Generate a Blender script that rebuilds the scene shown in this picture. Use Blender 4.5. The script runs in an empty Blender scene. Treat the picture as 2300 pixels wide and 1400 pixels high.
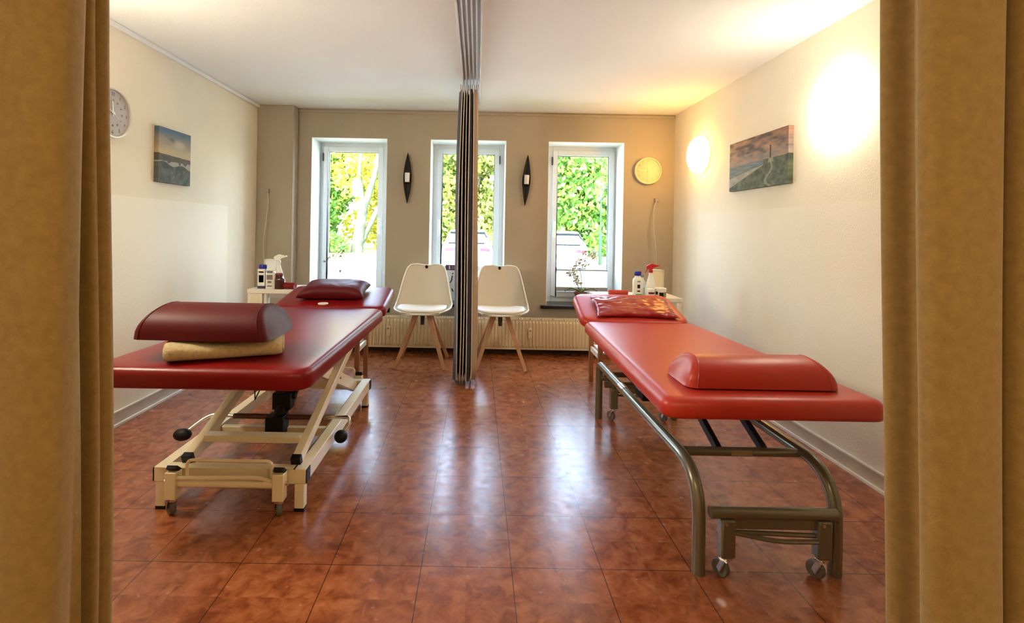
import bpy, bmesh, math, random
from mathutils import Vector, Matrix, noise
R = math.radians
random.seed(7)
scene = bpy.context.scene
C = scene.collection

# ------------------------------------------------------------------ camera
F, CX, CY, ROLL, H = 1100.0, 1071.5, 517.0, 0.018, 1.15
cam_d = bpy.data.cameras.new('camera'); cam = bpy.data.objects.new('camera', cam_d); C.objects.link(cam)
cam_d.sensor_width = 36; cam_d.lens = F / 2300 * 36
cam_d.shift_x = (1150 - CX) / 2300; cam_d.shift_y = -(700 - CY) / 2300
cam_d.clip_start = 0.02
cam.matrix_world = Matrix.Translation((0, 0, H)) @ Matrix.Rotation(R(90), 4, 'X') @ Matrix.Rotation(ROLL, 4, 'Z')
scene.camera = cam

# ------------------------------------------------------------------ world, sun, exposure
scene.view_settings.view_transform = 'Standard'; scene.view_settings.look = 'None'
scene.view_settings.exposure = 3.4; scene.view_settings.gamma = 1; scene.view_settings.use_curve_mapping = False
w = bpy.data.worlds.new('world'); scene.world = w; w.use_nodes = True
nt = w.node_tree; bgn = nt.nodes['Background']
sky = nt.nodes.new('ShaderNodeTexSky'); sky.sky_type = 'NISHITA'; sky.sun_disc = False
sky.sun_elevation = R(48); sky.sun_rotation = R(200); sky.air_density = 1.0; sky.dust_density = 2.0
wm = nt.nodes.new('ShaderNodeMix'); wm.data_type = 'RGBA'; wm.inputs[0].default_value = .45; wm.inputs[7].default_value = (1.2, 1.15, 1.0, 1)
nt.links.new(sky.outputs[0], wm.inputs[6]); nt.links.new(wm.outputs[2], bgn.inputs[0]); bgn.inputs[1].default_value = .77
sd = bpy.data.lights.new('sun', 'SUN'); sd.energy = .35; sd.angle = R(1); sd.color = (1, .95, .86)
so = bpy.data.objects.new('sun', sd); C.objects.link(so)
so.rotation_euler = (R(42), 0, R(-20))          # shines from behind the building onto the trees
for k, x in enumerate((-1.22, -0.095, 1.02)):   # sampling portals in the three window openings
    pd = bpy.data.lights.new('window_portal', 'AREA'); pd.shape = 'RECTANGLE'; pd.size = .72; pd.size_y = 1.55
    pd.cycles.is_portal = True
    po = bpy.data.objects.new('window_portal', pd); C.objects.link(po)
    po.location = (x, 5.06, 1.22); po.rotation_euler = (R(-90), 0, 0)
def ceiling_point(name, loc, energy, color, size=.3):
    d = bpy.data.lights.new(name, 'AREA'); d.shape = 'DISK'; d.size = size; d.energy = energy; d.color = color
    o = bpy.data.objects.new(name, d); C.objects.link(o); o.location = loc
    return o
CORRIDOR = [(-.75, -.45, 2.15), (.95, -.45, 2.15)]
for p in CORRIDOR: ceiling_point('corridor_lamp_light', p, 1.35, (1, .76, .40))  # lights added behind the camera for the curtains and near floor

# ------------------------------------------------------------------ materials
def mat(name, col, rough=.6, metal=0, bump=0, bscale=60, var=0, vscale=6, spec=.5, col2=None, coat=0, emit=None, estr=0, sheen=0):
    m = bpy.data.materials.new(name); m.use_nodes = True; t = m.node_tree; b = t.nodes['Principled BSDF']
    b.inputs['Base Color'].default_value = (*col, 1); b.inputs['Roughness'].default_value = rough
    b.inputs['Metallic'].default_value = metal; b.inputs['Specular IOR Level'].default_value = spec
    if coat: b.inputs['Coat Weight'].default_value = coat; b.inputs['Coat Roughness'].default_value = .25
    if sheen: b.inputs['Sheen Weight'].default_value = sheen
    tc = t.nodes.new('ShaderNodeTexCoord')
    if var or col2:
        n = t.nodes.new('ShaderNodeTexNoise'); n.inputs['Scale'].default_value = vscale; n.inputs['Detail'].default_value = 6
        t.links.new(tc.outputs['Object'], n.inputs['Vector'])
        r = t.nodes.new('ShaderNodeValToRGB'); r.color_ramp.elements[0].position = .32; r.color_ramp.elements[1].position = .68
        c2 = col2 or tuple(c * (1 - var) for c in col)
        r.color_ramp.elements[0].color = (*c2, 1); r.color_ramp.elements[1].color = (*col, 1)
        t.links.new(n.outputs['Fac'], r.inputs['Fac']); t.links.new(r.outputs['Color'], b.inputs['Base Color'])
    if bump:
        n2 = t.nodes.new('ShaderNodeTexNoise'); n2.inputs['Scale'].default_value = bscale; n2.inputs['Detail'].default_value = 4
        t.links.new(tc.outputs['Object'], n2.inputs['Vector'])
        bp = t.nodes.new('ShaderNodeBump'); bp.inputs['Strength'].default_value = bump; bp.inputs['Distance'].default_value = .01
        t.links.new(n2.outputs['Fac'], bp.inputs['Height']); t.links.new(bp.outputs['Normal'], b.inputs['Normal'])
    if emit: b.inputs['Emission Color'].default_value = (*emit, 1); b.inputs['Emission Strength'].default_value = estr
    return m
WALLC = (.84, .77, .60)
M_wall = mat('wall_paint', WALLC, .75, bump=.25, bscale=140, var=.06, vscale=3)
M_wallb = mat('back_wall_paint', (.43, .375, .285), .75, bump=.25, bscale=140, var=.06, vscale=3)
M_ceil = mat('ceiling_paint', (.84, .85, .84), .85, bump=.15, bscale=120, var=.03, vscale=1.5)
M_trim = mat('white_trim', (.82, .80, .72), .4)
M_trimb = mat('beige_trim', (.62, .54, .42), .5, var=.15, vscale=14)
M_pvc = mat('white_window_plastic', (.72, .77, .78), .3)
M_reveal = mat('reveal_paint', (.80, .84, .86), .7, bump=.1, bscale=90)
M_sill = mat('black_sill_stone', (.018, .016, .018), .25, var=.4, vscale=30)
M_gasket = mat('dark_gasket', (.03, .035, .04), .5)
M_rad = mat('radiator_enamel', (.84, .73, .50), .35)
M_grey = mat('grey_plastic', (.34, .31, .26), .5)
M_black = mat('black_plastic', (.006, .006, .007), .5, spec=.25)
M_chrome = mat('chrome', (.7, .68, .66), .18, metal=1)
M_cream = mat('cream_steel_paint', (.80, .69, .47), .35, coat=.3)
M_olive = mat('grey_steel_paint', (.16, .14, .095), .26, metal=.35, coat=.5)
M_rubber = mat('grey_rubber', (.12, .11, .10), .6)
M_leatherL = mat('dark_red_leatherette', (.18, .002, .004), .32, bump=.04, bscale=420, spec=.3)
M_leatherR = mat('red_leatherette', (.46, .030, .016), .36, bump=.06, bscale=420, spec=.45)
M_leatherB = mat('maroon_leatherette', (.085, .001, .003), .48, bump=.04, bscale=420, spec=.2)
M_crinkle = mat('crinkled_red_leather', (.30, .010, .009), .3, bump=.1, bscale=38, coat=.15)
M_towel = mat('cream_terry_towel', (.95, .72, .36), .95, bump=.9, bscale=380, var=.25, vscale=90, sheen=.5)
M_wood = mat('beech_wood', (.60, .36, .20), .45, col2=(.50, .28, .14), vscale=9)
M_wooddk = mat('shaded_brown_wood', (.36, .15, .06), .45, col2=(.28, .11, .045), vscale=9)  # darker brown wood for table legs and chair mounting plates
M_shell = mat('white_chair_shell', (.60, .55, .46), .4)  # white shell, its colour darkened for the shade on it
M_cushion = mat('white_leatherette', (.88, .87, .82), .4, bump=.08, bscale=300)
M_whitep = mat('white_plastic', (.86, .86, .80), .35)
M_whitet = mat('white_lacquer', (.84, .80, .70), .4)
M_blue = mat('blue_plastic', (.01, .015, .30), .35)
M_purple = mat('violet_plastic', (.06, .05, .13), .35)
M_redp = mat('red_plastic', (.50, .01, .015), .3)
M_green = mat('green_plastic', (.02, .42, .12), .4)
M_oliveg = mat('olive_print', (.22, .24, .02), .5)
M_brownred = mat('brown_red_print', (.16, .015, .012), .5)
M_printg = mat('grey_green_print', (.16, .19, .15), .6)
M_printb = mat('grey_brown_print', (.22, .18, .15), .6)
M_curtO = mat('ochre_curtain_fabric', (.31, .195, .056), .9, bump=.15, bscale=260, col2=(.25, .155, .042), vscale=60, sheen=.3)
M_curtB = mat('beige_curtain_fabric', (.44, .33, .235), .9, bump=.4, bscale=240, sheen=.2)
M_curtN = mat('navy_curtain_fabric', (.018, .02, .045), .85, bump=.4, bscale=240, sheen=.2)
M_edge = mat('pale_curtain_edge', (.62, .55, .48), .9)
M_track = mat('aluminium_track', (.50, .48, .45), .45)
M_lampy = mat('lamp_glass_amber_glow', (1, .9, .7), .4, emit=(1, .50, .10), estr=3)
M_lampw = mat('lamp_glass_white_glow', (1, .95, .85), .4, emit=(1, .89, .68), estr=2.6)
M_lampc = mat('corridor_lamp_glow', (1, .9, .7), .4, emit=(1, .78, .45), estr=1)  # glow of the added lamps behind the camera
M_lampl = mat('lamp_glass_soft_glow', (1, .95, .85), .4, emit=(1, .88, .68), estr=10)  # glow of the added lamp on the left wall
M_dial = mat('clock_dial', (.45, .43, .42), .5)
M_dialy = mat('clock_dial_cream', (.52, .44, .26), .3)
M_silver = mat('silver_ring', (.72, .68, .60), .3, metal=.6)
M_rim = mat('cream_ring', (.86, .74, .48), .35)
M_hand = mat('white_hand', (.9, .88, .84), .4)
M_digit = mat('grey_digit', (.20, .18, .18), .5)
M_digity = mat('olive_digit', (.30, .28, .05), .5)
M_candle = mat('candle_glass', (.70, .68, .72), .15)
M_cord = mat('pale_cord', (.50, .45, .34), .5)
M_bark = mat('mottled_bark', (.10, .115, .075), .9, bump=.8, bscale=8, col2=(.035, .045, .025), vscale=3)
M_asphalt = mat('pale_asphalt', (.50, .50, .50), .9, var=.08, vscale=2)
M_kerb = mat('kerb_stone', (.55, .52, .56), .9)
M_grass = mat('grass', (.11, .15, .025), .95, col2=(.22, .19, .05), vscale=1.3, bump=.8, bscale=12)
M_carw = mat('white_car_paint', (.86, .87, .88), .25, coat=.8)
M_carg = mat('car_glass', (.004, .008, .010), .5, spec=.1)
M_tail = mat('tail_light', (.45, .005, .03), .2)
M_plate = mat('number_plate', (.80, .84, .86), .4)
M_eu = mat('plate_blue', (.02, .22, .50), .4)
M_tyre = mat('tyre', (.03, .03, .03), .8)
M_lamppost = mat('dark_green_steel', (.003, .03, .010), .7)
M_petal = mat('orchid_petal', (.62, .60, .48), .6, col2=(.45, .44, .30), vscale=40)
M_petald = mat('dry_maroon_petal', (.13, .03, .03), .7)
M_stem = mat('plant_stem', (.10, .11, .05), .6)
M_leafg = mat('orchid_leaf', (.13, .17, .06), .4)
M_pot = mat('terracotta_pot', (.26, .10, .05), .7)
M_blind = mat('pleated_blind_fabric', (.72, .74, .70), .8)
M_poster = mat('sign_paper', (.60, .62, .60), .7, col2=(.44, .46, .46), vscale=18)
M_posterh = mat('sign_header', (.04, .02, .05), .6)
M_lino = None
def leafmat(name, a, b, c):
    m = bpy.data.materials.new(name); m.use_nodes = True; t = m.node_tree; p = t.nodes['Principled BSDF']
    g = t.nodes.new('ShaderNodeNewGeometry'); r = t.nodes.new('ShaderNodeValToRGB')
    r.color_ramp.elements[0].color = (*a, 1); r.color_ramp.elements[1].color = (*b, 1)
    e = r.color_ramp.elements.new(.5); e.color = (*c, 1)
    t.links.new(g.outputs['Random Per Island'], r.inputs['Fac']); t.links.new(r.outputs['Color'], p.inputs['Base Color'])
    p.inputs['Roughness'].default_value = .6
    tr = t.nodes.new('ShaderNodeBsdfTranslucent'); t.links.new(r.outputs['Color'], tr.inputs['Color'])
    mx = t.nodes.new('ShaderNodeMixShader'); mx.inputs[0].default_value = .35
    t.links.new(p.outputs[0], mx.inputs[1]); t.links.new(tr.outputs[0], mx.inputs[2])
    t.links.new(mx.outputs[0], t.nodes['Material Output'].inputs['Surface'])
    return m
M_leafY = leafmat('yellow_leaves', (.50, .38, .02), (.20, .30, .02), (.55, .48, .05))
M_leafG = leafmat('green_leaves', (.03, .12, .015), (.26, .38, .05), (.10, .24, .03))
M_leafO = leafmat('olive_leaves', (.09, .13, .03), (.38, .36, .07), (.18, .24, .05))
def glassmat():
    m = bpy.data.materials.new('window_glass'); m.use_nodes = True; t = m.node_tree
    for n in list(t.nodes):
        if n.type == 'BSDF_PRINCIPLED': t.nodes.remove(n)
    tr = t.nodes.new('ShaderNodeBsdfTransparent'); tr.inputs[0].default_value = (.95, .98, .97, 1)
    gl = t.nodes.new('ShaderNodeBsdfGlossy'); gl.inputs['Roughness'].default_value = .02
    mx = t.nodes.new('ShaderNodeMixShader'); mx.inputs[0].default_value = .012
    t.links.new(tr.outputs[0], mx.inputs[1]); t.links.new(gl.outputs[0], mx.inputs[2])
    t.links.new(mx.outputs[0], t.nodes['Material Output'].inputs['Surface'])
    return m
M_glass = glassmat()
t_ = M_blind.node_tree; tl_ = t_.nodes.new('ShaderNodeBsdfTranslucent'); tl_.inputs[0].default_value = (.80, .82, .78, 1); mb_ = t_.nodes.new('ShaderNodeMixShader'); mb_.inputs[0].default_value = .3
t_.links.new(t_.nodes['Principled BSDF'].outputs[0], mb_.inputs[1]); t_.links.new(tl_.outputs[0], mb_.inputs[2]); t_.links.new(mb_.outputs[0], t_.nodes['Material Output'].inputs['Surface'])
def floormat():
    m = bpy.data.materials.new('red_linoleum_tiles'); m.use_nodes = True; t = m.node_tree; b = t.nodes['Principled BSDF']; L = t.links.new
    g = t.nodes.new('ShaderNodeNewGeometry'); sep = t.nodes.new('ShaderNodeSeparateXYZ'); L(g.outputs['Position'], sep.inputs[0])
    def seam(out, off, pitch=.307):
        a = t.nodes.new('ShaderNodeMath'); a.operation = 'SUBTRACT'; L(out, a.inputs[0]); a.inputs[1].default_value = off - pitch / 2
        d = t.nodes.new('ShaderNodeMath'); d.operation = 'DIVIDE'; L(a.outputs[0], d.inputs[0]); d.inputs[1].default_value = pitch
        f = t.nodes.new('ShaderNodeMath'); f.operation = 'FRACT'; L(d.outputs[0], f.inputs[0])
        s = t.nodes.new('ShaderNodeMath'); s.operation = 'SUBTRACT'; L(f.outputs[0], s.inputs[0]); s.inputs[1].default_value = .5
        ab = t.nodes.new('ShaderNodeMath'); ab.operation = 'ABSOLUTE'; L(s.outputs[0], ab.inputs[0])
        lt = t.nodes.new('ShaderNodeMath'); lt.operation = 'LESS_THAN'; L(ab.outputs[0], lt.inputs[0]); lt.inputs[1].default_value = .0045
        fl = t.nodes.new('ShaderNodeMath'); fl.operation = 'FLOOR'; L(d.outputs[0], fl.inputs[0])
        return lt, fl
    sx, fx = seam(sep.outputs[0], .1377); sy, fy = seam(sep.outputs[1], 1.670)
    mxs = t.nodes.new('ShaderNodeMath'); mxs.operation = 'MAXIMUM'; L(sx.outputs[0], mxs.inputs[0]); L(sy.outputs[0], mxs.inputs[1])
    cb = t.nodes.new('ShaderNodeCombineXYZ'); L(fx.outputs[0], cb.inputs[0]); L(fy.outputs[0], cb.inputs[1])
    wn = t.nodes.new('ShaderNodeTexWhiteNoise'); L(cb.outputs[0], wn.inputs['Vector'])
    n1 = t.nodes.new('ShaderNodeTexNoise'); n1.inputs['Scale'].default_value = 17; n1.inputs['Detail'].default_value = 9; n1.inputs['Roughness'].default_value = .62
    n1.inputs['Distortion'].default_value = .5
    ofs = t.nodes.new('ShaderNodeVectorMath'); ofs.operation = 'MULTIPLY_ADD'; L(wn.outputs['Color'], ofs.inputs[0]); ofs.inputs[1].default_value = (5, 5, 5); L(g.outputs['Position'], ofs.inputs[2])
    L(ofs.outputs[0], n1.inputs['Vector'])
    r = t.nodes.new('ShaderNodeValToRGB'); r.color_ramp.elements[0].position = .34; r.color_ramp.elements[1].position = .68
    r.color_ramp.elements[0].color = (.19, .045, .014, 1); r.color_ramp.elements[1].color = (.42, .150, .055, 1)
    e = r.color_ramp.elements.new(.5); e.color = (.30, .088, .031, 1)
    L(n1.outputs['Fac'], r.inputs['Fac'])
    mr = t.nodes.new('ShaderNodeMapRange'); L(wn.outputs['Value'], mr.inputs[0]); mr.inputs[3].default_value = .9; mr.inputs[4].default_value = 1.08
    sc = t.nodes.new('ShaderNodeVectorMath'); sc.operation = 'SCALE'; L(r.outputs['Color'], sc.inputs[0]); L(mr.outputs[0], sc.inputs['Scale'])
    mix = t.nodes.new('ShaderNodeMix'); mix.data_type = 'RGBA'; L(mxs.outputs[0], mix.inputs[0]); L(sc.outputs[0], mix.inputs[6]); mix.inputs[7].default_value = (.05, .012, .008, 1)
    L(mix.outputs[2], b.inputs['Base Color'])
    n2 = t.nodes.new('ShaderNodeTexNoise'); n2.inputs['Scale'].default_value = 26; n2.inputs['Detail'].default_value = 5; L(g.outputs['Position'], n2.inputs['Vector'])
    mr2 = t.nodes.new('ShaderNodeMapRange'); L(n2.outputs['Fac'], mr2.inputs[0]); mr2.inputs[3].default_value = .13; mr2.inputs[4].default_value = .34
    L(mr2.outputs[0], b.inputs['Roughness'])
    bp = t.nodes.new('ShaderNodeBump'); bp.inputs['Strength'].default_value = .04; bp.inputs['Distance'].default_value = .01
    L(n2.outputs['Fac'], bp.inputs['Height']); L(bp.outputs[0], b.inputs['Normal'])
    b.inputs['Specular IOR Level'].default_value = .55
    return m
M_floor = floormat()
def attrmat(name, rough=.6):
    m = bpy.data.materials.new(name); m.use_nodes = True; t = m.node_tree
    a = t.nodes.new('ShaderNodeAttribute'); a.attribute_name = 'paint'
    t.links.new(a.outputs['Color'], t.nodes['Principled BSDF'].inputs['Base Color'])
    t.nodes['Principled BSDF'].inputs['Roughness'].default_value = rough
    return m
M_art = attrmat('printed_canvas')

# ------------------------------------------------------------------ mesh helpers
def V(*a): return Vector(a)
def rootloc(o):
    p = Vector((0, 0, 0))
    while o: p += o.location; o = o.parent
    return p
class MB:
    def __init__(s): s.bm = bmesh.new()
    def box(s, x0, x1, y0, y1, z0, z1, mi=0):
        v = [s.bm.verts.new((x, y, z)) for z in (z0, z1) for y in (y0, y1) for x in (x0, x1)]
        for f in ((0, 2, 3, 1), (4, 5, 7, 6), (0, 1, 5, 4), (2, 6, 7, 3), (0, 4, 6, 2), (1, 3, 7, 5)):
            s.bm.faces.new([v[i] for i in f]).material_index = mi
        return s
    def obox(s, mtx, sx, sy, sz, mi=0, taper=1.0):
        v = []
        for z in (-.5, .5):
            k = 1 if z < 0 else taper
            for y in (-.5, .5):
                for x in (-.5, .5): v.append(s.bm.verts.new(mtx @ V(x * sx * k, y * sy * k, z * sz)))
        for f in ((0, 2, 3, 1), (4, 5, 7, 6), (0, 1, 5, 4), (2, 6, 7, 3), (0, 4, 6, 2), (1, 3, 7, 5)):
            s.bm.faces.new([v[i] for i in f]).material_index = mi
        return s
    def beam(s, p0, p1, w, h, taper=1.0, mi=0, up=None):
        p0, p1 = Vector(p0), Vector(p1); d = (p1 - p0); L = d.length; d.normalize()
        u = Vector(up) if up else (V(1, 0, 0) if abs(d.x) < .9 else V(0, 0, 1))
        a = (u - d * u.dot(d)).normalized(); b = d.cross(a)
        m = Matrix((( a.x, b.x, d.x, 0), (a.y, b.y, d.y, 0), (a.z, b.z, d.z, 0), (0, 0, 0, 1)))
        return s.obox(Matrix.Translation((p0 + p1) / 2) @ m, w, h, L, mi, taper)
    def tube(s, pts, r, seg=10, fil=0, n=6, cap=True, r1=None):
        P = [Vector(p) for p in pts]
        if fil:
            Q = [P[0]]
            for i in range(1, len(P) - 1):
                a, b, c = P[i-1], P[i], P[i+1]
                f = min(fil if not isinstance(fil, (list, tuple)) else fil[i-1], (b-a).length * .49, (c-b).length * .49)
                s0 = b + (a-b).normalized() * f; s1 = b + (c-b).normalized() * f
                for k in range(n + 1):
                    t = k / n; Q.append((1-t)**2 * s0 + 2*t*(1-t) * b + t*t * s1)
            Q.append(P[-1]); P = Q
        rings = []; prev = None
        for i, p in enumerate(P):
            d = (P[min(i+1, len(P)-1)] - P[max(i-1, 0)]).normalized()
            if prev is None:
                u = V(0, 0, 1) if abs(d.z) < .9 else V(1, 0, 0)
            else: u = prev
            a = (u - d * u.dot(d)).normalized(); b = d.cross(a); prev = a
            rr = r if r1 is None else r + (r1 - r) * i / (len(P) - 1)
            rings.append([s.bm.verts.new(p + (a * math.cos(2*math.pi*k/seg) + b * math.sin(2*math.pi*k/seg)) * rr) for k in range(seg)])
        s.loft(rings, cap)
        return s
    def loft(s, rings, cap=True, mi=0, closed=True):
        for A, B in zip(rings, rings[1:]):
            n = len(A)
            for k in range(n if closed else n - 1):
                try: s.bm.faces.new((A[k], A[(k+1) % n], B[(k+1) % n], B[k])).material_index = mi
                except ValueError: pass
        if cap:
            for rg in (rings[0], rings[-1]):
                try: s.bm.faces.new(rg).material_index = mi
                except ValueError: pass
    def lathe(s, prof, c=(0, 0, 0), seg=24, axis='Z', sx=1, sy=1, mi=0, tilt=None):
        rings = []
        for r, z in prof:
            ring = []
            for k in range(seg):
                a = 2*math.pi*k/seg; x, y = r*math.cos(a)*sx, r*math.sin(a)*sy
                p = V(x, y, z) if axis == 'Z' else (V(x, -z, y) if axis == 'Y' else (V(-z, x, y) if axis == '-X' else V(z, x, y)))
                if tilt: p = tilt @ p
                ring.append(s.bm.verts.new(p + Vector(c)))
            rings.append(ring)
        s.loft(rings, True, mi)
        return s
    def blob(s, c, r, sub=2, sc=(1, 1, 1), nz=0, nf=1, rot=None):
        res = bmesh.ops.create_icosphere(s.bm, subdivisions=sub, radius=1)
        for v in res['verts']:
            p = v.co.copy(); k = 1 + nz * noise.noise(p * nf + Vector(c))
            p = V(p.x * sc[0], p.y * sc[1], p.z * sc[2]) * r * k
            if rot: p = rot @ p
            v.co = p + Vector(c)
        return s
    def build(s, name, m, parent=None, bevel=0, smooth=True, angle=40, origin=None, sub=0, seg=2):
        bmesh.ops.remove_doubles(s.bm, verts=s.bm.verts[:], dist=1e-6)
        bmesh.ops.recalc_face_normals(s.bm, faces=s.bm.faces[:])
        off = rootloc(parent) if parent else Vector(origin) if origin is not None else Vector((0, 0, 0))
        if off.length: bmesh.ops.translate(s.bm, verts=s.bm.verts[:], vec=-off)
        me = bpy.data.meshes.new(name); s.bm.to_mesh(me); s.bm.free()
        for mm in (m if isinstance(m, (list, tuple)) else [m]): me.materials.append(mm)
        if smooth:
            me.polygons.foreach_set('use_smooth', [True] * len(me.polygons)); me.set_sharp_from_angle(angle=R(angle))
        o = bpy.data.objects.new(name, me); C.objects.link(o)
        if parent: o.parent = parent
        elif origin is not None: o.location = off
        if bevel:
            b = o.modifiers.new('bevel', 'BEVEL'); b.width = bevel; b.segments = seg; b.limit_method = 'ANGLE'; b.angle_limit = R(40)
        if sub:
            q = o.modifiers.new('sub', 'SUBSURF'); q.levels = sub; q.render_levels = sub
        return o
def tag(o, label, cat, group=None, kind=None):
    if label: o['label'] = label
    if cat: o['category'] = cat
    if group: o['group'] = group
    if kind: o['kind'] = kind
    return o
def thing(name, loc, label, cat, group=None):
    o = bpy.data.objects.new(name, None); C.objects.link(o); o.location = loc; o.empty_display_size = .05
    return tag(o, label, cat, group)
def struct(name, b, m, label, cat, parent=None, **k):
    o = b.build(name, m, parent, **k)
    if not parent: tag(o, label, cat, kind='structure')
    return o
def copy_tree(o, parent=None):
    c = o.copy(); C.objects.link(c); c.parent = parent
    for ch in list(o.children): copy_tree(ch, c)
    return c
def rr(x0, x1, y0, y1, r, n=6):
    out = []
    for cx, cy, a0 in ((x1-r, y1-r, 0), (x0+r, y1-r, 90), (x0+r, y0+r, 180), (x1-r, y0+r, 270)):
        for k in range(n + 1):
            a = R(a0 + 90*k/n); out.append((cx + r*math.cos(a), cy + r*math.sin(a)))
    return out
def text_mesh(body, size, mtx, m, parent, name='numeral', depth=.0015):
    cu = bpy.data.curves.new('txt', 'FONT'); cu.body = body; cu.size = size; cu.align_x = 'CENTER'; cu.align_y = 'CENTER'; cu.extrude = depth
    o = bpy.data.objects.new('txt', cu); C.objects.link(o)
    dg = bpy.context.evaluated_depsgraph_get(); dg.update()
    me = bpy.data.meshes.new_from_object(o.evaluated_get(dg)); bpy.data.objects.remove(o)
    me.transform(Matrix.Translation(-rootloc(parent)) @ mtx); me.materials.clear(); me.materials.append(m); me.name = name
    q = bpy.data.objects.new(name, me); C.objects.link(q); q.parent = parent
    return q

# ------------------------------------------------------------------ room shell
XL, XR, YB, YN, ZC = -2.04, 1.855, 4.63, -1.6, 2.27
struct('floor', MB().box(XL-.1, XR+.1, YN-.1, YB, -.06, 0), M_floor, 'marbled brown-red linoleum tile floor of the room', 'floor')
struct('ceiling', MB().box(XL-.1, XR+.1, YN-.1, YB+.32, ZC, ZC+.15), M_ceil, 'smooth white ceiling over both bays', 'ceiling')
struct('wall_left', MB().box(XL-.1, XL, YN, YB, -.06, ZC), M_wall, 'cream wall on the left with clock and dune picture', 'wall')
struct('wall_right', MB().box(XR, XR+.1, YN, YB, -.06, ZC), M_wall, 'cream wall on the right with two round lamps', 'wall')
struct('wall_near', MB().box(XL-.1, XR+.1, YN-.1, YN, -.06, ZC), M_wall, 'cream corridor wall behind the camera', 'wall')
WIN = [(-1.577, -.862, -1.490, -.993), (-.453, .263, -.355, .163), (.662, 1.378, .792, 1.305)]
ZS, ZT = .455, 2.0
b = MB(); xs = [XL-.1] + [v for wn in WIN for v in wn[:2]] + [XR+.1]
for i in range(0, len(xs), 2): b.box(xs[i], xs[i+1], YB, YB+.32, -.4, ZC)
for x0, x1, _, _ in WIN: b.box(x0, x1, YB, YB+.32, -.4, ZS-.03).box(x0, x1, YB, YB+.32, ZT, ZC)
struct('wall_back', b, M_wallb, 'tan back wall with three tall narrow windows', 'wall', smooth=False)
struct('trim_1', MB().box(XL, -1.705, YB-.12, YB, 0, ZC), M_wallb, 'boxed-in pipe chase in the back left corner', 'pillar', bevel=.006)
# lower washable paint band on the side walls
struct('trim_2', MB().box(XL, XL+.003, YN, 4.0, .085, 1.31), mat('washable_paint_left', (.87, .80, .64), .6, bump=.2, bscale=140), 'slightly shinier paint band on lower left wall', 'paint band', smooth=False)
struct('trim_3', MB().box(XR-.003, XR, YN, 4.12, .085, 1.32), mat('washable_paint_right', (.84, .77, .62), .6, bump=.2, bscale=140), 'paler paint band on lower right wall', 'paint band', smooth=False)
for k, (x, sgn) in enumerate(((XL, 1), (XR, -1))):
    side = 'left' if sgn == 1 else 'right'
    bb = MB(); a, c = sorted((x, x + sgn*.012)); bb.box(a, c, YN, YB, .012, .075, 0)
    a, c = sorted((x, x + sgn*.016)); bb.box(a, c, YN, YB, .075, .083, 1)
    a, c = sorted((x, x + sgn*.024)); bb.box(a, c, YN, YB, 0, .013, 1)
    struct('baseboard_' + side, bb, [M_trimb, M_trim], 'beige baseboard with white edges along the %s wall' % side, 'baseboard')
b = MB(); b.box(-1.705, XR, YB-.012, YB, 0, .07)
struct('baseboard_back', b, mat('dark_baseboard', (.05, .02, .012), .5), 'dark baseboard along the back wall below the radiators', 'baseboard')  # thin dark strip at the foot of the back wall
struct('trim_4', MB().box(XL, XL+.022, YN, YB, ZC-.03, ZC), M_ceil, 'white cove strip between left wall and ceiling', 'cove strip', bevel=.008)
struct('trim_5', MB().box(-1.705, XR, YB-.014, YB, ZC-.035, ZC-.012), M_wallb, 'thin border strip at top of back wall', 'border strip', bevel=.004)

# windows
for i, (x0, x1, g0, g1) in enumerate(WIN):
    yf = 4.89; zg0, zg1 = .558, 1.905
    fr = MB()
    fr.box(x0, g0-.045, yf, yf+.07, ZS, ZT).box(g1+.045, x1, yf, yf+.07, ZS, ZT).box(g0-.045, g1+.045, yf, yf+.07, zg1+.04, ZT).box(g0-.045, g1+.045, yf, yf+.07, ZS, zg0-.04)
    nm = ['left', 'middle', 'right'][i]
    W = struct('window_%d' % (i+1), fr, M_pvc, '%s white plastic-framed window in the back wall' % nm, 'window', bevel=.004)
    s = MB(); ys = yf-.018
    s.box(g0-.05, g0, ys, ys+.06, zg0-.05, zg1+.05).box(g1, g1+.05, ys, ys+.06, zg0-.05, zg1+.05).box(g0, g1, ys, ys+.06, zg1, zg1+.05).box(g0, g1, ys, ys+.06, zg0-.05, zg0)
    S = s.build('sash', M_pvc, W, bevel=.006)
    g = MB()
    for a in ((g0, g0+.005, zg0, zg1), (g1-.005, g1, zg0, zg1), (g0, g1, zg0, zg0+.005), (g0, g1, zg1-.005, zg1)): g.box(a[0], a[1], ys+.02, ys+.03, a[2], a[3])
    g.build('gasket', M_gasket, S)
    MB().box(g0-.004, g1+.004, ys+.03, ys+.034, zg0-.004, zg1+.004).build('pane', M_glass, S, smooth=False)
    hx = (g1+.026) if i == 0 else (g0-.026)
    h = MB(); h.box(hx-.014, hx+.014, ys-.012, ys, 1.17, 1.25).box(hx-.009, hx+.009, ys-.045, ys-.012, 1.215, 1.235).box(hx-.010, hx+.010, ys-.055, ys-.038, 1.09, 1.24)
    h.build('handle', M_whitep, W, bevel=.004)
    kx = (g0-.052) if i in (0,) else (g1+.052 if i == 1 else g0-.056)
    MB().box(kx-.006, kx+.006, ys-.012, ys+.01, 1.81, 1.89).build('hinge', M_gasket, W, bevel=.002)
    rv = MB(); rv.box(x0, x0+.004, YB+.0, yf, ZS, ZT).box(x1-.004, x1, YB, yf, ZS, ZT).box(x0+.004, x1-.004, YB, yf, ZT-.004, ZT)
    rv.build('reveal', M_reveal, W, smooth=False)
    MB().box(x0-.055, x1+.05, YB-.05, YB, ZS-.032, ZS-.002).box(x0+.0, x1-.0, YB, yf, ZS-.03, ZS-.002).build('window_sill', M_sill, W, bevel=.003)
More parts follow.
